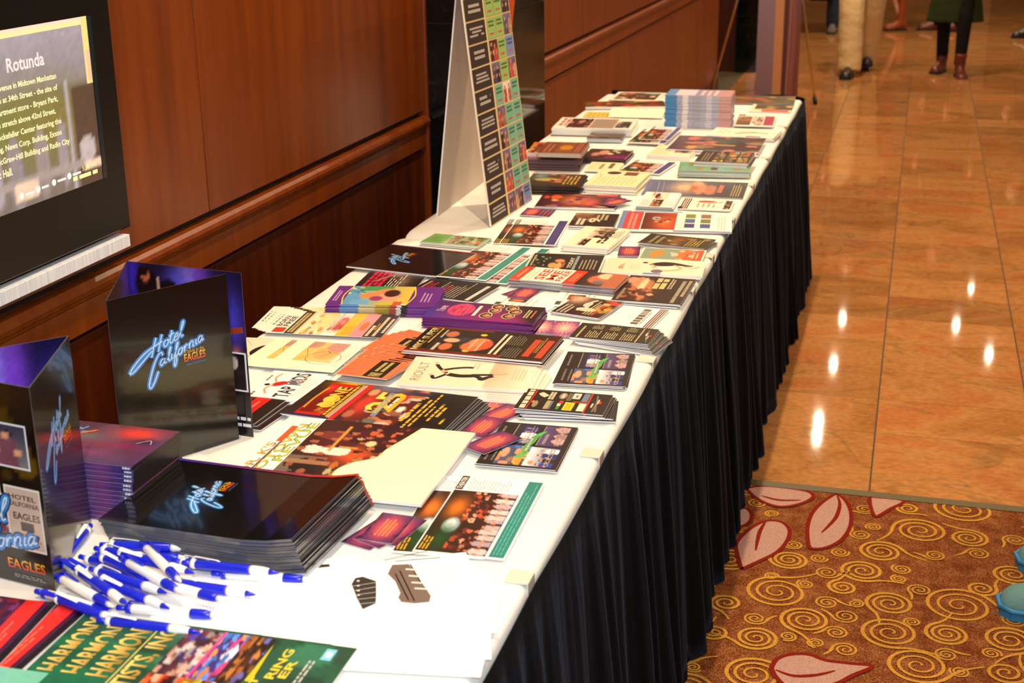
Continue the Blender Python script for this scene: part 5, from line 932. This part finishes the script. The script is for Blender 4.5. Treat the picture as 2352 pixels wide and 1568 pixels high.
# ================================================================== STANDING FOLDERS
def pan_art(w_,h_,fn,seed=1):
    a=Art(w_,h_,.0006,(13,12,12),(70,66,64),seed); fn(a); return a
def d_cover(a): a.r(0,0,1,1,(14,13,12)); neon(a,.45,.62,.58,.30); 
def d_inner(a):
    a.photo(0,0,1,1,50,60,15,((14,10,22),(22,14,44)),[('glow',.54,.84,.10,.20,(190,170,250)),('glow',.64,.80,.10,.3,(120,60,200)),('glow',.44,.88,.12,.10,(90,80,220)),('glow',.05,.9,.08,.2,(60,40,180)),('glow',.88,.70,.12,.2,(70,60,190)),('e',.17,.86,.10,.10,(20,12,14)),('e',.16,.92,.035,.045,(190,96,70)),('e',.14,.945,.045,.03,(20,10,10)),('r',.08,.60,.30,.84,(18,12,16)),('e',.27,.87,.018,.05,(214,160,140)),('e',.36,.86,.08,.05,(18,12,18)),('r',.0,0,1,.45,(20,16,26)),('glow',.9,.5,.05,.05,(200,110,80))],.06)
    a.line([(.72,.62),(.98,.66)],.010,(150,60,40)); a.r(.78,.28,.99,.52,(226,226,230)); a.photo(.795,.29,.975,.51,14,16,16,((60,50,50),(24,20,20)),[('e',.45,.72,.2,.18,(200,180,170)),('r',.1,0,.9,.45,(40,30,30))]); a.greek(.86,.05,.99,.13,2,(220,220,225),.5,0,'r')
def d_side(a): a.photo(0,0,1,1,20,24,17,((40,26,22),(90,60,50)),[('glow',.5,.6,.5,.4,(120,84,70))],.04)  # dim brown reflection painted into the panel colour
def d_poster(a):
    a.photo(0,0,1,1,30,40,18,((16,14,14),(30,24,14)),[('blob',22,.0,.45,1,1,.08,[(70,54,14),(40,30,10),(110,84,20),(20,16,14)])],.08)
    for x0,y0,x1,y1,b in((.50,.60,.92,.80,((120,120,120),(50,50,70))),(.32,.42,.66,.66,((30,34,44),(60,90,130))),(.50,.22,.74,.44,((110,50,140),(40,20,50)))):
        a.r(x0-.012,y0-.01,x1+.012,y1+.01,(214,220,226)); a.photo(x0,y0,x1,y1,16,14,int(100*x0),b,[('crowd',2,.1,.9,.0,.8,[(60,50,60),(150,90,110)])])
    a.r(.70,.18,.975,.50,(226,224,220)); a.r(.712,.19,.965,.49,(196,176,160)); a.text('HOTEL',.73,.435,.94,.46,(80,60,50)); a.text('CALIFORNIA',.72,.40,.955,.425,(90,66,50)); a.text('EAGLES',.75,.335,.955,.37,(70,56,50)); a.greek(.74,.22,.95,.27,2,(190,120,60),.6,.2); a.photo(.8,.28,.9,.325,8,8,5,((60,50,50),(90,80,80)))
    neon(a,.48,.20,.80,.22,False); a.text('EAGLES',.66,.075,.95,.125,(200,40,20),(240,190,40)); a.greek(.7,.03,.95,.05,2,(150,150,150),.5)
def panel(parent,P,Q,fn,outside,label=None,name='panel',seed=1,back=None):
    """upright sheet from P to Q (left to right as seen from its printed side)"""
    w_=math.hypot(Q[0]-P[0],Q[1]-P[1]); a=pan_art(w_,.28,fn,seed); me=a.mesh(name,M['gloss']); ang=math.atan2(Q[1]-P[1],Q[0]-P[0])
    o=link(name,me,parent=parent,loc=((P[0]+Q[0])/2-parent.location.x,(P[1]+Q[1])/2-parent.location.y,.14),rot=(R(90),0,ang))
    if back:
        a2=pan_art(w_,.28,back,seed+1); me2=a2.mesh(name+'_back',M['gloss']); link('inner_print',me2,parent=o,loc=(0,0,-.0002),rot=(0,PI,0))
    if label: o['label']=label
    return o
def d_black(a): a.r(0,0,1,1,(14,13,12))
P0,P1,P2,P3=(-1.126,1.729),(-1.215,1.938),(-1.000,1.917),(-1.021,1.906)
tB=empty('standing_folder',(-1.11,1.85,TZ+.001)); tag(tB,'black tri-fold folder with neon script standing upright behind the disc cases','folder')
panel(tB,P0,P3,d_cover,1,'black cover panel with neon script',back=d_black,seed=2)
panel(tB,P1,P2,d_inner,1,'inner panel with a purple stage photo',back=d_black,seed=4)
panel(tB,P0,P1,d_side,1,'side panel with a dim reflection painted in',back=d_black,seed=6)
Q0,Q1,Q2=(-1.018,1.377),(-1.232,1.41),(-1.087,1.570)
tA=empty('standing_folder',(-1.11,1.45,TZ+.001)); tag(tA,'black tri-fold folder with band photos standing at the left frame edge','folder')
panel(tA,Q1,Q0,d_poster,1,'front panel with overlapping band photos',back=d_black,seed=8)
panel(tA,Q0,Q2,d_cover,1,'glossy black cover panel seen edge-on',back=d_black,seed=10)
panel(tA,Q1,Q2,d_inner,1,'inner panel with purple stage light',back=d_black,seed=12)

# ================================================================== PRICE BOARD (A-frame of two leaning boards)
st=empty('price_board',(-1.11,3.57,TZ+.001)); tag(st,'tall white A-frame board with a coloured grid of shows','sign')
def d_grid(a):
    a.r(0,0,1,1,(226,196,140)); nr=13.2; RS=['PPB','PTT','PTP','PTT','PTT','TWT','PGP','RGB','GGP','GGP','KGG','KPG','KPP','KPP']
    cm_={'G':(150,186,104),'T':(122,180,154),'B':(120,144,196)}; xs=[(.012,.40),(.44,.615),(.625,.80),(.81,.985)]; rg=random.Random(4)
    for i in range(14):
        y0=(i+.04)/nr; y1=min(1,(i+.96)/nr)
        if y0>1: break
        a.r(xs[0][0],y0,xs[0][1],y1,(58,46,42)); a.greek(.06,y0+.25/nr,.36,y0+.72/nr,2 if i%2 else 3,(176,166,158),.55,.35,'c',.3)
        for (x0,x1),c in zip(xs[1:],RS[i]):
            if c in cm_:
                a.r(x0,y0,x1,y1,cm_[c]); dk=tuple(int(v*.62) for v in cm_[c]); a.greek(x0+.02,y0+.48/nr,x1-.02,y0+.82/nr,2,dk,.6,.1,'c',.2); a.greek(x0+.04,y0+.14/nr,x1-.04,y0+.26/nr,1,(190,96,84),.8,0,'c',.2)
            else:
                b={'P':((90,60,56),(120,110,150)),'R':((214,60,40),(60,40,40)),'W':((226,206,180),(240,220,200)),'K':((58,46,42),(70,56,50))}[c]
                a.photo(x0,y0,x1,y1,12,14,300+i*5+int(x0*10),b,[('crowd',2,.1,.9,0,.85,[(60,40,44),(150,100,90),(190,140,120),(90,80,110),(206,90,70)])] if c!='K' else [])
def d_plain(a): a.g(0,0,1,1,(206,190,176),(206,190,176))
def d_backin(a): a.r(0,0,1,1,(206,190,176)); a.r(.80,0,1,1,(206,80,12))
zt=1.512-TZ; 
def lean(name,bn,bf,topn,fn,back,flip,lb):
    """board from bottom near/far points leaning to the hinge line"""
    Wd=math.hypot(bf[0]-bn[0],bf[1]-bn[1]); up_=Vector((topn[0]-bn[0],topn[1]-bn[1],zt)); Hh=up_.length
    a=Art(Wd,Hh,.004,(232,228,222),(246,244,240),9); fn(a); me=a.mesh(name,M['matte']); u=Vector((bf[0]-bn[0],bf[1]-bn[1],0)).normalized(); v=up_.normalized(); n_=u.cross(v).normalized(); v=n_.cross(u)
    mm=Matrix((u,v,n_)).transposed().to_4x4(); mm.translation=Vector(((bn[0]+bf[0])/2,(bn[1]+bf[1])/2,0))+v*Hh/2-Vector((st.location.x,st.location.y,0))
    o=link(name,me,parent=st); o.matrix_local=mm; o['label']=lb
lean('front_board',(-1.039,3.388),(-1.017,3.719),(-1.128,3.388),d_grid,None,0,'leaning board printed with a grid of shows')
lean('back_board',(-1.214,3.468),(-1.228,4.085),(-1.124,3.468),d_backin,None,0,'leaning back board, plain inside with an orange end')

# ================================================================== WALL SCREEN
tv=empty('wall_screen',(WX,2.0,1.2)); tag(tv,'black glass wall display showing the word Rotunda','screen')
boxo('glass_panel',(.0,-.36,-.224),(.04,.356,.34),M['black_glass'],tv,bevel=.003)
def d_rot(a):
    a.photo(0,0,1,1,56,40,23,((90,84,90),(150,146,160)),[('r',0,0,1,.62,(112,104,100)),('glow',.55,.45,.3,.2,(110,118,60)),('glow',.75,.40,.2,.2,(120,110,60)),('r',.855,.0,1,.60,(80,62,50)),('r',.83,0,.845,.66,(160,156,166)),('e',.52,.20,.04,.22,(130,124,132)),('e',.66,.22,.04,.20,(138,128,130)),('e',.78,.24,.03,.2,(140,132,140)),('e',.42,.2,.03,.16,(150,146,156)),('e',.92,.22,.05,.08,(170,164,170)),('r',.0,.12,.9,.17,(150,140,140)),('r',.5,.06,.62,.14,(214,190,170)),('r',.9,.10,1,.14,(210,190,170))],.04)
    a.g(0,.955,1,1,(250,216,140),(226,196,190)); a.r(.965,.60,1,1,(226,200,130)); a.r(.975,.62,1,.8,(230,180,150))
    a.text('Rotunda',.535,.765,.735,.845,(206,206,210),bold=True)
    T=['running along Sixth Avenue in Midtown Manhattan','from Herald Square at 34th Street - the site of','the flagship department store - Bryant Park,','and the corporate stretch above 42nd Street,','which includes Rockefeller Center featuring the','Time-Life Building, News Corp. Building, Exxon','Building and McGraw-Hill Building and Radio City','Music Hall.']
    for i,s in enumerate(T): wd=.0112*len(s); xr=[.79,.79,.785,.765,.79,.785,.825,.50][i]; a.text(s,xr-wd,.665-.066*i,xr,.665-.066*i+.044,(232,226,180),bold=True)
    for k in range(4): a.e(.53+.09*k,.07+.006*k,.012,.02,(226,226,226)); a.greek(.55+.09*k,.06+.006*k,.60+.09*k,.08+.006*k,1,(220,220,220),.7,0)
    a.text('5:30 PM',.88,.09,.965,.12,(240,226,160),bold=False); a.greek(.82,.045,.97,.075,1,(240,226,160),.8,0)
ra=Art(.54,.30,.0006,(60,60,70),(10,10,10)); d_rot(ra); me=ra.mesh('display',M['screen'])
link('display',me,parent=tv,loc=(.0405,.005,.038),rot=(R(90),0,R(90)))
boxo('display_edge',(.0405,.2755,-.112),(.0425,.288,.188),mat('blue_black_edge',(16,34,44),.2),tv)
boxo('aluminium_strip',(.02,-.34,-.258),(.048,.335,-.234),M['alu'],tv,bevel=.001)  # brushed aluminium ledge, no lamp; bright through its painted-in reflection

# ================================================================== PENS
M['pen_blue']=mat('blue_plastic',(24,40,206),.25); M['pen_white']=mat('white_plastic',(244,242,238),.25)
def pen_meshes(main,alt):
    def lathe(prof,m_):
        bm=bmesh.new(); tube(bm,[(x_,0,0) for x_,_ in prof],[r_*1.2 for _,r_ in prof],12); me=D.meshes.new('pen_part'); bmesh.ops.recalc_face_normals(bm,faces=bm.faces); bm.to_mesh(me); bm.free(); me.materials.append(m_)
        for p in me.polygons: p.use_smooth=True
        return me
    L_={}
    L_['barrel']=lathe([(-.048,.0042),(-.046,.0052),(-.01,.0055),(.028,.0056),(.030,.0052)],main); L_['grip']=lathe([(.030,.0050),(.034,.0054),(.048,.0050),(.056,.0040),(.0565,.0036)],alt)
    L_['tip']=lathe([(.0565,.0034),(.062,.0024),(.068,.0013),(.070,.0006)],main); L_['collar']=lathe([(-.054,.0053),(-.0485,.0056),(-.048,.0050)],alt); L_['button']=lathe([(-.068,.0022),(-.067,.0030),(-.054,.0030)],main if main is M['pen_blue'] else alt)
    bm=bmesh.new(); tube(bm,[(-.054,0,.0055),(-.050,0,.0095),(-.035,0,.0085),(-.018,0,.0072),(-.014,0,.0060)],[(.0010,.0034),(.0011,.0036),(.0010,.0032),(.0010,.0028),(.0008,.002)],8,sq=(0,0,1)); me=D.meshes.new('clip'); bm.to_mesh(me); bm.free(); me.materials.append(alt); L_['clip']=me
    return L_
PB=pen_meshes(M['pen_blue'],M['pen_white']); PW=pen_meshes(M['pen_white'],M['pen_blue'])
PENS=[[-1.058,1.48,0,-79,'B'],[-.957,1.479,0,11,'W'],[-.945,1.490,1,13,'B'],[-.967,1.444,0,-12,'B'],[-.937,1.425,1,-20,'B'],[-.947,1.456,1,-9,'B'],[-.985,1.417,0,-21,'W'],[-.924,1.397,1,-15,'B'],[-.94,1.36,2,-30,'B'],[-.983,1.391,1,-31,'W'],[-.964,1.359,1,-26,'W'],[-.945,1.334,0,-16,'B'],[-.968,1.346,0,-11,'W'],[-.902,1.369,1,-18,'B'],[-.892,1.401,2,-26,'W'],[-.897,1.436,2,-39,'W'],[-.919,1.451,1,-10,'B'],[-.850,1.317,0,2,'B'],[-.837,1.478,0,0,'B'],[-.826,1.423,0,-1,'B'],[-.812,1.462,1,1,'B'],[-.770,1.468,0,7,'W'],[-.843,1.355,0,6,'W'],[-.846,1.395,1,-9,'W']]
PL=['blue pen set apart, pointing away towards the disc cases','white pen topmost along the edge of the black folders','blue pen tucked against the black folder stack','blue pen crossing the middle of the pile','blue pen under the crossing white pen','blue pen just below the white top pen','white pen at the wall side of the pile','blue pen with white clip lying across the pile centre','dark blue pen lying steeply on the near half','white pen slanting down the wall side of the pile','white pen beside the steep blue pen','blue pen at the near edge under white ones','white pen at the near left, closest to the standing folder','blue pen in the near middle with a round white end','long white pen crossing over blue ones','white pen laid steeply across the top of the pile','blue pen reaching towards the folder stack','blue pen nearest to the green brochures','blue pen at the aisle end against the folders','blue pen lying flat on the cloth at the aisle side','blue pen overlapping two others by the folder corner','white pen farthest along towards the guitar handout','white pen low in the near aisle end','white pen ending beside the cloth at the aisle side']
rg=random.Random(9)
for (x,y,lv,an,ty),lb in zip(PENS,PL):
    t=empty('pen',(x,y,TZ+.0082+lv*.0105),R(an)); tag(t,lb,'pen','pens in the pile'); t.rotation_euler=(rg.uniform(-.9,.9),R(rg.uniform(-2,2)) if lv else 0,R(an))
    for nm,me in (PB if ty=='B' else PW).items(): link(nm,me,parent=t)

# ================================================================== FAR DOWN THE HALL: banner, easel
def d_banner(a):
    a.g(0,0,1,1,(146,116,122),(156,122,126)); a.g(0,.0,.47,.5,(136,104,112),(156,136,152)); a.r(0,.42,.47,.46,(96,64,84)); a.g(.40,0,.60,1,(200,140,90),(214,160,110)); a.g(.60,0,1,1,(120,66,52),(120,70,50)); a.g(.62,0,.70,1,(84,48,44),(90,54,46)); a.line([(.80,.0),(.85,.3),(.76,.55),(.9,.8),(.88,1)],.03,(140,84,74)); a.line([(.72,0),(.76,.4),(.74,1)],.012,(160,110,104)); a.line([(.92,.3),(.97,.7)],.02,(110,76,90)); a.greek(.06,.8,.4,.95,4,(110,80,96),.4)
bn=empty('roll_up_banner',(-.955,10.2,0),R(4)); tag(bn,'purple and brown roll-up banner beyond the far table end','banner')
a=Art(.30,1.9,.004,(130,100,110),(90,80,80)); d_banner(a); me=a.mesh('printed_sheet',M['print']); link('printed_sheet',me,parent=bn,loc=(0,0,1.0),rot=(R(90),0,0))
boxo('base',(-.17,-.07,0),(.17,.07,.05),M['steel'],bn,bevel=.01); bm=bmesh.new(); tube(bm,[(0,.03,.05),(0,.03,1.95)],.009); bmobj('pole',bm,M['steel'],bn,smooth=True)
es=empty('easel',(-1.05,10.75,0)); tag(es,'brass tripod easel behind the purple banner','easel')
apex=Vector((-.0,.08,1.75))
for nm,f in(('leg',(-.43,-.29,0)),('leg',(.36,-.29,0))):
    f=Vector(f); bm=bmesh.new(); tube(bm,[f+(apex-f)*.01,apex+Vector((f.x*.05,0,0))],[.010,.008]); bmobj(nm,bm,M['brass'],es,smooth=True); bm=bmesh.new(); tube(bm,[f,f+(apex-f)*.03],.016); bmobj('foot',bm,M['rubber'],es,smooth=True)
f=Vector((-.15,.40,0)); bm=bmesh.new(); tube(bm,[f,apex],.014); bmobj('rear_leg',bm,M['rubber'],es,smooth=True); bm=bmesh.new(); tube(bm,[(-.25,-.12,.95),(.22,-.12,.95)],.009); bmobj('ledge',bm,M['brass'],es,smooth=True)
bm=bmesh.new(); ball(bm,apex,(.03,.03,.03)); bmobj('hinge',bm,M['brass'],es,smooth=True)

# ================================================================== PEOPLE
M['skin']=mat('skin',(206,150,120),.5); M['hair_b']=mat('brown_hair',(50,32,22),.6); M['eye']=mat('eye_dark',(30,22,20),.3)
def fabric(nm,c):
    m=mat(nm,c,.85,spec=.2); N,L,b=nodes(m); mp=mapping(N,L,(1,1,1)); n=N.new('ShaderNodeTexNoise'); n.inputs['Scale'].default_value=14; n.inputs['Detail'].default_value=3; L.new(mp.outputs[0],n.inputs['Vector']); bump(N,L,b,n.outputs[0],.6,.02); return m
def remesh(o,v,sm=4):
    r=o.modifiers.new('remesh','REMESH'); r.mode='VOXEL'; r.voxel_size=v; r.use_smooth_shade=True; s=o.modifiers.new('smooth','SMOOTH'); s.iterations=sm; s.factor=.5
def shoe(parent,name,pos,ang,m_up,m_sole,length=.285,boot=0,heel=.012,pitch=0,style='shoe',lab=None):
    """toe points along local -Y"""
    s=empty(name,pos,ang); s.parent=parent; s.rotation_euler=(pitch,0,ang)
    if lab: s['label']=lab
    L_=length; secs=[(0,.020,.014),(-.008,.034,.034),(-.025,.044,.050),(-.055,.049,.058),(-.09,.048,.062),(-.14,.044,.075),(-.19,.036,.088),(-.235,.034,.090),(-.27,.030,.082),(-.285,.018,.06)]
    bm=bmesh.new(); rings=[]
    for d,w_,h_ in secs:
        y_=d*L_/.285+L_*.72; y_=-(y_-2*0) if False else -( -d*L_/.285*-1 + 0)
        yy=-(L_*.72)+(-d)*L_/.285; ring=[]
        for k in range(14):
            t=2*PI*k/14; cx=math.cos(t)*w_; cz=math.sin(t); cz=.014+h_*max(0,cz)**.8 if cz>0 else .012+.012*cz
            ring.append(bm.verts.new((cx,yy,cz+heel*min(1,max(0,(-d-.1)/.1)))))
        rings.append(ring)
    for i in range(len(rings)-1):
        for k in range(14): bm.faces.new((rings[i][k],rings[i][(k+1)%14],rings[i+1][(k+1)%14],rings[i+1][k]))
    bm.faces.new(rings[0][::-1]); bm.faces.new(rings[-1])
    if boot:
        tube(bm,[(0,.0,.05),(0,.0,.11),(0,.005,.11+boot*.5),(0,.01,.11+boot)],[(.052,.042),(.046,.040),(.050,.046),(.056,.052)],14,sq=(0,1,0))
    up_=bmobj('upper',bm,m_up,s,smooth=True)
    if boot: remesh(up_,.009,3)
    bm=bmesh.new(); out=[(.003,.020),(-.02,.043),(-.07,.049),(-.14,.045),(-.19,.037),(-.24,.036),(-.275,.028),(-.29,.010)]
    P=[(w_+.003,-(L_*.72)+(-d)*L_/.285) for d,w_ in out]+[(-w_-.003,-(L_*.72)+(-d)*L_/.285) for d,w_ in out[::-1]]
    A=[bm.verts.new((x_,y_,0)) for x_,y_ in P]; B=[bm.verts.new((x_*.98,y_*1.0,.020)) for x_,y_ in P]
    for i in range(len(P)): j=(i+1)%len(P); bm.faces.new((A[i],A[j],B[j],B[i]))
    bm.faces.new(A[::-1]); bm.faces.new(B); bmobj('sole',bm,m_sole,s)
    if style=='sneaker':
        bm=bmesh.new(); tube(bm,[(x_*1.02,y_,.024) for x_,y_ in P[:8]]+[(x_*1.02,y_,.024) for x_,y_ in P[8:]]+[(P[0][0]*1.02,P[0][1],.024)],.006,8); bmobj('rim',bm,m_sole,s,smooth=True)
        for k in range(4):
            bm=bmesh.new(); yy=-.115+k*.028; tube(bm,[(-.03,yy,.072+k*.006),(0,yy,.086+k*.007),(.03,yy,.072+k*.006)],.003,8); bmobj('lace',bm,m_sole,s,smooth=True)
    return s
def hand_bm(bm,wr,side,dirv=Vector((0,0,-1))):
    tube(bm,[wr,wr+dirv*.03,wr+dirv*.085],[(.02,.014),(.026,.038),(.022,.040)],10,sq=(1,0,0))
    for k,(off,ln) in enumerate(((-.030,.062),(-.010,.074),(.010,.070),(.030,.054))):
        b=wr+dirv*.08+Vector((0,off,0)); tube(bm,[b,b+dirv*ln*.5+Vector((-side*.008,0,0)),b+dirv*ln+Vector((-side*.022,0,0))],[.0095,.009,.0075],8)
    b=wr+dirv*.03+Vector((0,-.030,0)); tube(bm,[b,b+dirv*.03+Vector((-side*.008,-.022,0)),b+dirv*.055+Vector((-side*.012,-.026,0))],[.012,.011,.009],8)
def person(loc,heading,label,height,feet,trouser,upper,shoefn,coat=None,leg_r=(.085,.065,.055),hem=.07,extra=None,parts=('trousers','jacket')):
    """feet: two (x,y) in the person's own frame (front = -Y); walking pose from their spread"""
    p=empty('person',loc,heading); tag(p,label,'person'); s=height/1.75; hip=.92*s
    fl_,fr=[Vector((f[0],f[1],f[2] if len(f)>2 else 0)) for f in feet]; hx=.095*s
    mid=(fl_+fr)/2; HL=Vector((mid.x*0-hx,mid.y*.3,hip)); HR=Vector((hx,mid.y*.3,hip))
    # body: one continuous skin surface
    bm=bmesh.new(); ch=Vector((0,mid.y*.2,1.38*s)); tube(bm,[Vector((0,mid.y*.3,hip-.05)),Vector((0,mid.y*.25,1.1*s)),ch,Vector((0,0,1.47*s))],[(.10,.13),(.09,.12),(.10,.15),(.05,.06)],14,sq=(0,1,0))
    tube(bm,[(0,-.0,1.42*s),(0,-.02,1.53*s)],.05*s); hc=Vector((0,-.03,1.64*s))
    ball(bm,hc,(.075*s,.095*s,.115*s),16); ball(bm,hc+Vector((0,-.03,-.06))*s,(.055*s,.06*s,.06*s)); ball(bm,hc+Vector((0,-.10,-.01))*s,(.012*s,.018*s,.022*s),8); ball(bm,hc+Vector((0,-.088,-.055))*s,(.022*s,.010*s,.008*s),8)
    for sx in(-1,1): ball(bm,hc+Vector((sx*.076,.0,-.01))*s,(.010*s,.02*s,.03*s),8)
    for sx,F,Hh in((-1,fl_,HL),(1,fr,HR)):
        kn=(F+Vector((0,0,.09))+Hh)/2+Vector((0,-.05,0)); tube(bm,[Hh,kn,F+Vector((0,.02,.06))],[.05,.032,.022],12)
        sw=-sx*(fl_.y-fr.y)*.5; sh=Vector((sx*.19*s,0,1.41*s)); el=Vector((sx*.24*s,sw*.3+.03,1.12*s)); wr=Vector((sx*.24*s,sw*.7-.03,.88*s)); tube(bm,[Vector((sx*.08*s,0,1.41*s)),sh,el,wr],[.055,.055,.042,.028],12); hand_bm(bm,wr,sx)
    b=bmobj('body',bm,M['skin'],p); remesh(b,.008,3)
    for sx in(-1,1): bm=bmesh.new(); ball(bm,hc+Vector((sx*.03,-.088,.01))*s,(.011*s,.006*s,.006*s),8); bmobj('eye',bm,M['eye'],p,smooth=True)
    bm=bmesh.new(); ball(bm,hc+Vector((0,.015,.025))*s,(.086*s,.10*s,.108*s),16); 
    if coat: tube(bm,[hc+Vector((0,.06,0)),hc+Vector((0,.08,-.12)),hc+Vector((0,.07,-.22))],[(.08,.05),(.08,.04),(.06,.02)],12,sq=(1,0,0))
    for v in list(bm.verts):
        if v.co.y<hc.y-.055*s and v.co.z<hc.z+.05*s: v.co.y=hc.y-.03*s
    bmobj('hair',bm,M['hair_b'],p,smooth=True)
    # trousers: both legs and the seat in one surface
    bm=bmesh.new(); tube(bm,[Vector((0,mid.y*.3,hip-.06)),Vector((0,mid.y*.3,hip+.10))],[(.13*s,.175*s),(.125*s,.165*s)],16,sq=(0,1,0))
    for sx,F,Hh in((-1,fl_,HL),(1,fr,HR)):
        an=F+Vector((0,.02,hem)); kn=(an+Hh)/2+Vector((0,-.05 if F.z<.02 else -.10,0)); a_,k_,t_=leg_r[2],leg_r[1],leg_r[0]
        pts=[Hh+Vector((0,0,-.02)),Hh*.6+kn*.4,kn]; rr_=[t_*1.12,t_,k_]
        for q in range(1,9): f_=q/8; wob=.0015*math.sin(q*2.4+sx)*(1 if a_>.06 else 0); pts.append(kn*(1-f_)+an*f_+Vector((wob*1.6,wob,0))); rr_.append((k_*(1-f_)+a_*f_)*(1+(.012*math.sin(q*3.1+sx) if a_>.06 else 0)))
        tube(bm,pts,rr_,14)
    t=bmobj(parts[0],bm,trouser,p); remesh(t,.011,3)
    # upper garment
    bm=bmesh.new(); lo=coat if coat else hip+.02; w0=(.15,.20) if not coat else (.155,.235)
    tube(bm,[Vector((0,mid.y*.3,lo)),Vector((0,mid.y*.3,(lo+hip)/2+.05)),Vector((0,mid.y*.25,1.12*s)),ch,Vector((0,0,1.46*s)),Vector((0,-.01,1.50*s))],[(w0[0],w0[1]),(.15,.19),(.13,.165),(.13,.19),(.09,.13),(.06,.07)],18,sq=(0,1,0))
    for sx in(-1,1):
        sw=-sx*(fl_.y-fr.y)*.5; sh=Vector((sx*.185*s,0,1.41*s)); el=Vector((sx*.245*s,sw*.3+.03,1.12*s)); wr=Vector((sx*.242*s,sw*.7-.03,.90*s)); tube(bm,[Vector((sx*.1*s,0,1.41*s)),sh,el,wr],[.075,.075,.062,.046],14)
    u=bmobj(parts[1],bm,upper,p); remesh(u,.012,4)
    shoefn(p,fl_,fr)
    return p
leather=mat('dark_leather',(34,24,18),.35); blk=mat('black_sole',(16,14,13),.6); brownb=mat('oxblood_leather',(96,36,22),.4); tan=mat('tan_leather',(150,70,26),.45)
khaki=fabric('khaki_cotton',(206,178,130)); bluej=fabric('blue_jeans',(40,50,70)); blackf=fabric('black_fabric',(16,15,16)); greenw=fabric('green_wool',(40,52,22)); navy=fabric('navy_jacket',(30,34,48)); grey=fabric('grey_wool',(96,92,90)); maroon=fabric('maroon_knit',(96,30,34))
# man in khaki trousers walking towards the camera
def sh_man(p,a,b): shoe(p,'shoe',a+Vector((0,0,0)),R(-6),leather,blk,.30,0,.01,lab='dark leather shoe, front foot'); shoe(p,'shoe',b,R(8),leather,blk,.30,0,.01,R(-14),lab='dark leather shoe, back foot')
person((-.46,12.30,0),R(0),'person in loose khaki trousers and dark shoes walking towards the camera',1.78,[(-.075,-.30),(.035,.22,.01)],khaki,navy,sh_man,leg_r=(.118,.105,.10),hem=.045)
def sh_wom(p,a,b): shoe(p,'ankle_boot',a,R(-20),brownb,blk,.25,.08,.02,0,lab='oxblood ankle boot'); shoe(p,'ankle_boot',b,R(10),brownb,blk,.25,.08,.02,R(10),lab='oxblood ankle boot with heel raised')
person((.28,12.38,0),R(0),'person in dark green coat, black leggings and oxblood ankle boots',1.66,[(-.075,.06),(.065,-.20)],blackf,greenw,sh_wom,coat=.43,leg_r=(.08,.060,.047),hem=.085,parts=('leggings','coat'))
def sh_j(p,a,b): shoe(p,'shoe',a,R(-10),grey,blk,.28); shoe(p,'shoe',b,R(5),grey,blk,.28)
person((-.80,15.42,0),R(10),'person in blue jeans and grey shoes behind the khaki trousers',1.75,[(-.085,.0),(.09,.2)],bluej,blackf,sh_j,leg_r=(.09,.075,.068),hem=.06)
def sh_t(p,a,b): shoe(p,'tall_boot',a,R(0),tan,blk,.25,.30,.03); shoe(p,'tall_boot',b,R(0),tan,blk,.25,.30,.03,R(16))
person((-.33,15.62,0),R(-62),'person in tall tan boots stepping behind the khaki trousers',1.65,[(-.06,.18),(.06,-.30)],blackf,maroon,sh_t,leg_r=(.075,.06,.055),hem=.36,coat=.62,parts=('leggings','coat'))
def sh_d(p,a,b): shoe(p,'shoe',a,R(0),brownb,blk,.28); shoe(p,'shoe',b,R(0),brownb,blk,.28)
person((.24,15.75,0),R(-80),'person in black trousers and dark brown shoes behind the green coat',1.74,[(-.07,-.05),(.07,.15)],blackf,grey,sh_d,leg_r=(.09,.075,.068),hem=.06)
def sh_r(p,a,b): shoe(p,'heeled_boot',a,R(0),leather,blk,.25,.16,.04); shoe(p,'heeled_boot',b,R(0),leather,blk,.25,.16,.04)
person((1.12,15.15,0),R(-70),'person in black with heeled boots at the right frame edge',1.68,[(-.07,-.02),(.07,.2)],blackf,blackf,sh_r,leg_r=(.085,.07,.06),hem=.1)
teal=fabric('teal_suede',(104,146,146)); skyb=mat('sky_blue_rubber',(44,128,178),.5)
def sh_s(p,a,b): shoe(p,'sneaker',a,R(0),teal,skyb,.285,0,.012,0,'sneaker'); shoe(p,'sneaker',b,R(6),teal,skyb,.285,0,.012,0,'sneaker')
person((.505,3.20,0),R(-84),'person in teal sneakers standing on the carpet at the right',1.72,[(.135,-.035),(-.115,.042)],bluej,grey,sh_s,leg_r=(.09,.072,.06),hem=.09)
bg=empty('travel_bag',(-1.01,15.32,.335)); tag(bg,'black bag hanging beside the blue jeans','bag'); bm=bmesh.new(); box(bm,-.13,-.07,0,.13,.07,.24,bevel=.03); bmobj('bag_body',bm,blackf,bg); bm=bmesh.new(); tube(bm,[(-.08,0,.23),(-.05,0,.42),(-.02,0,.50),(.02,0,.50),(.05,0,.42),(.08,0,.23)],.008,8); bmobj('handle',bm,blackf,bg,smooth=True)
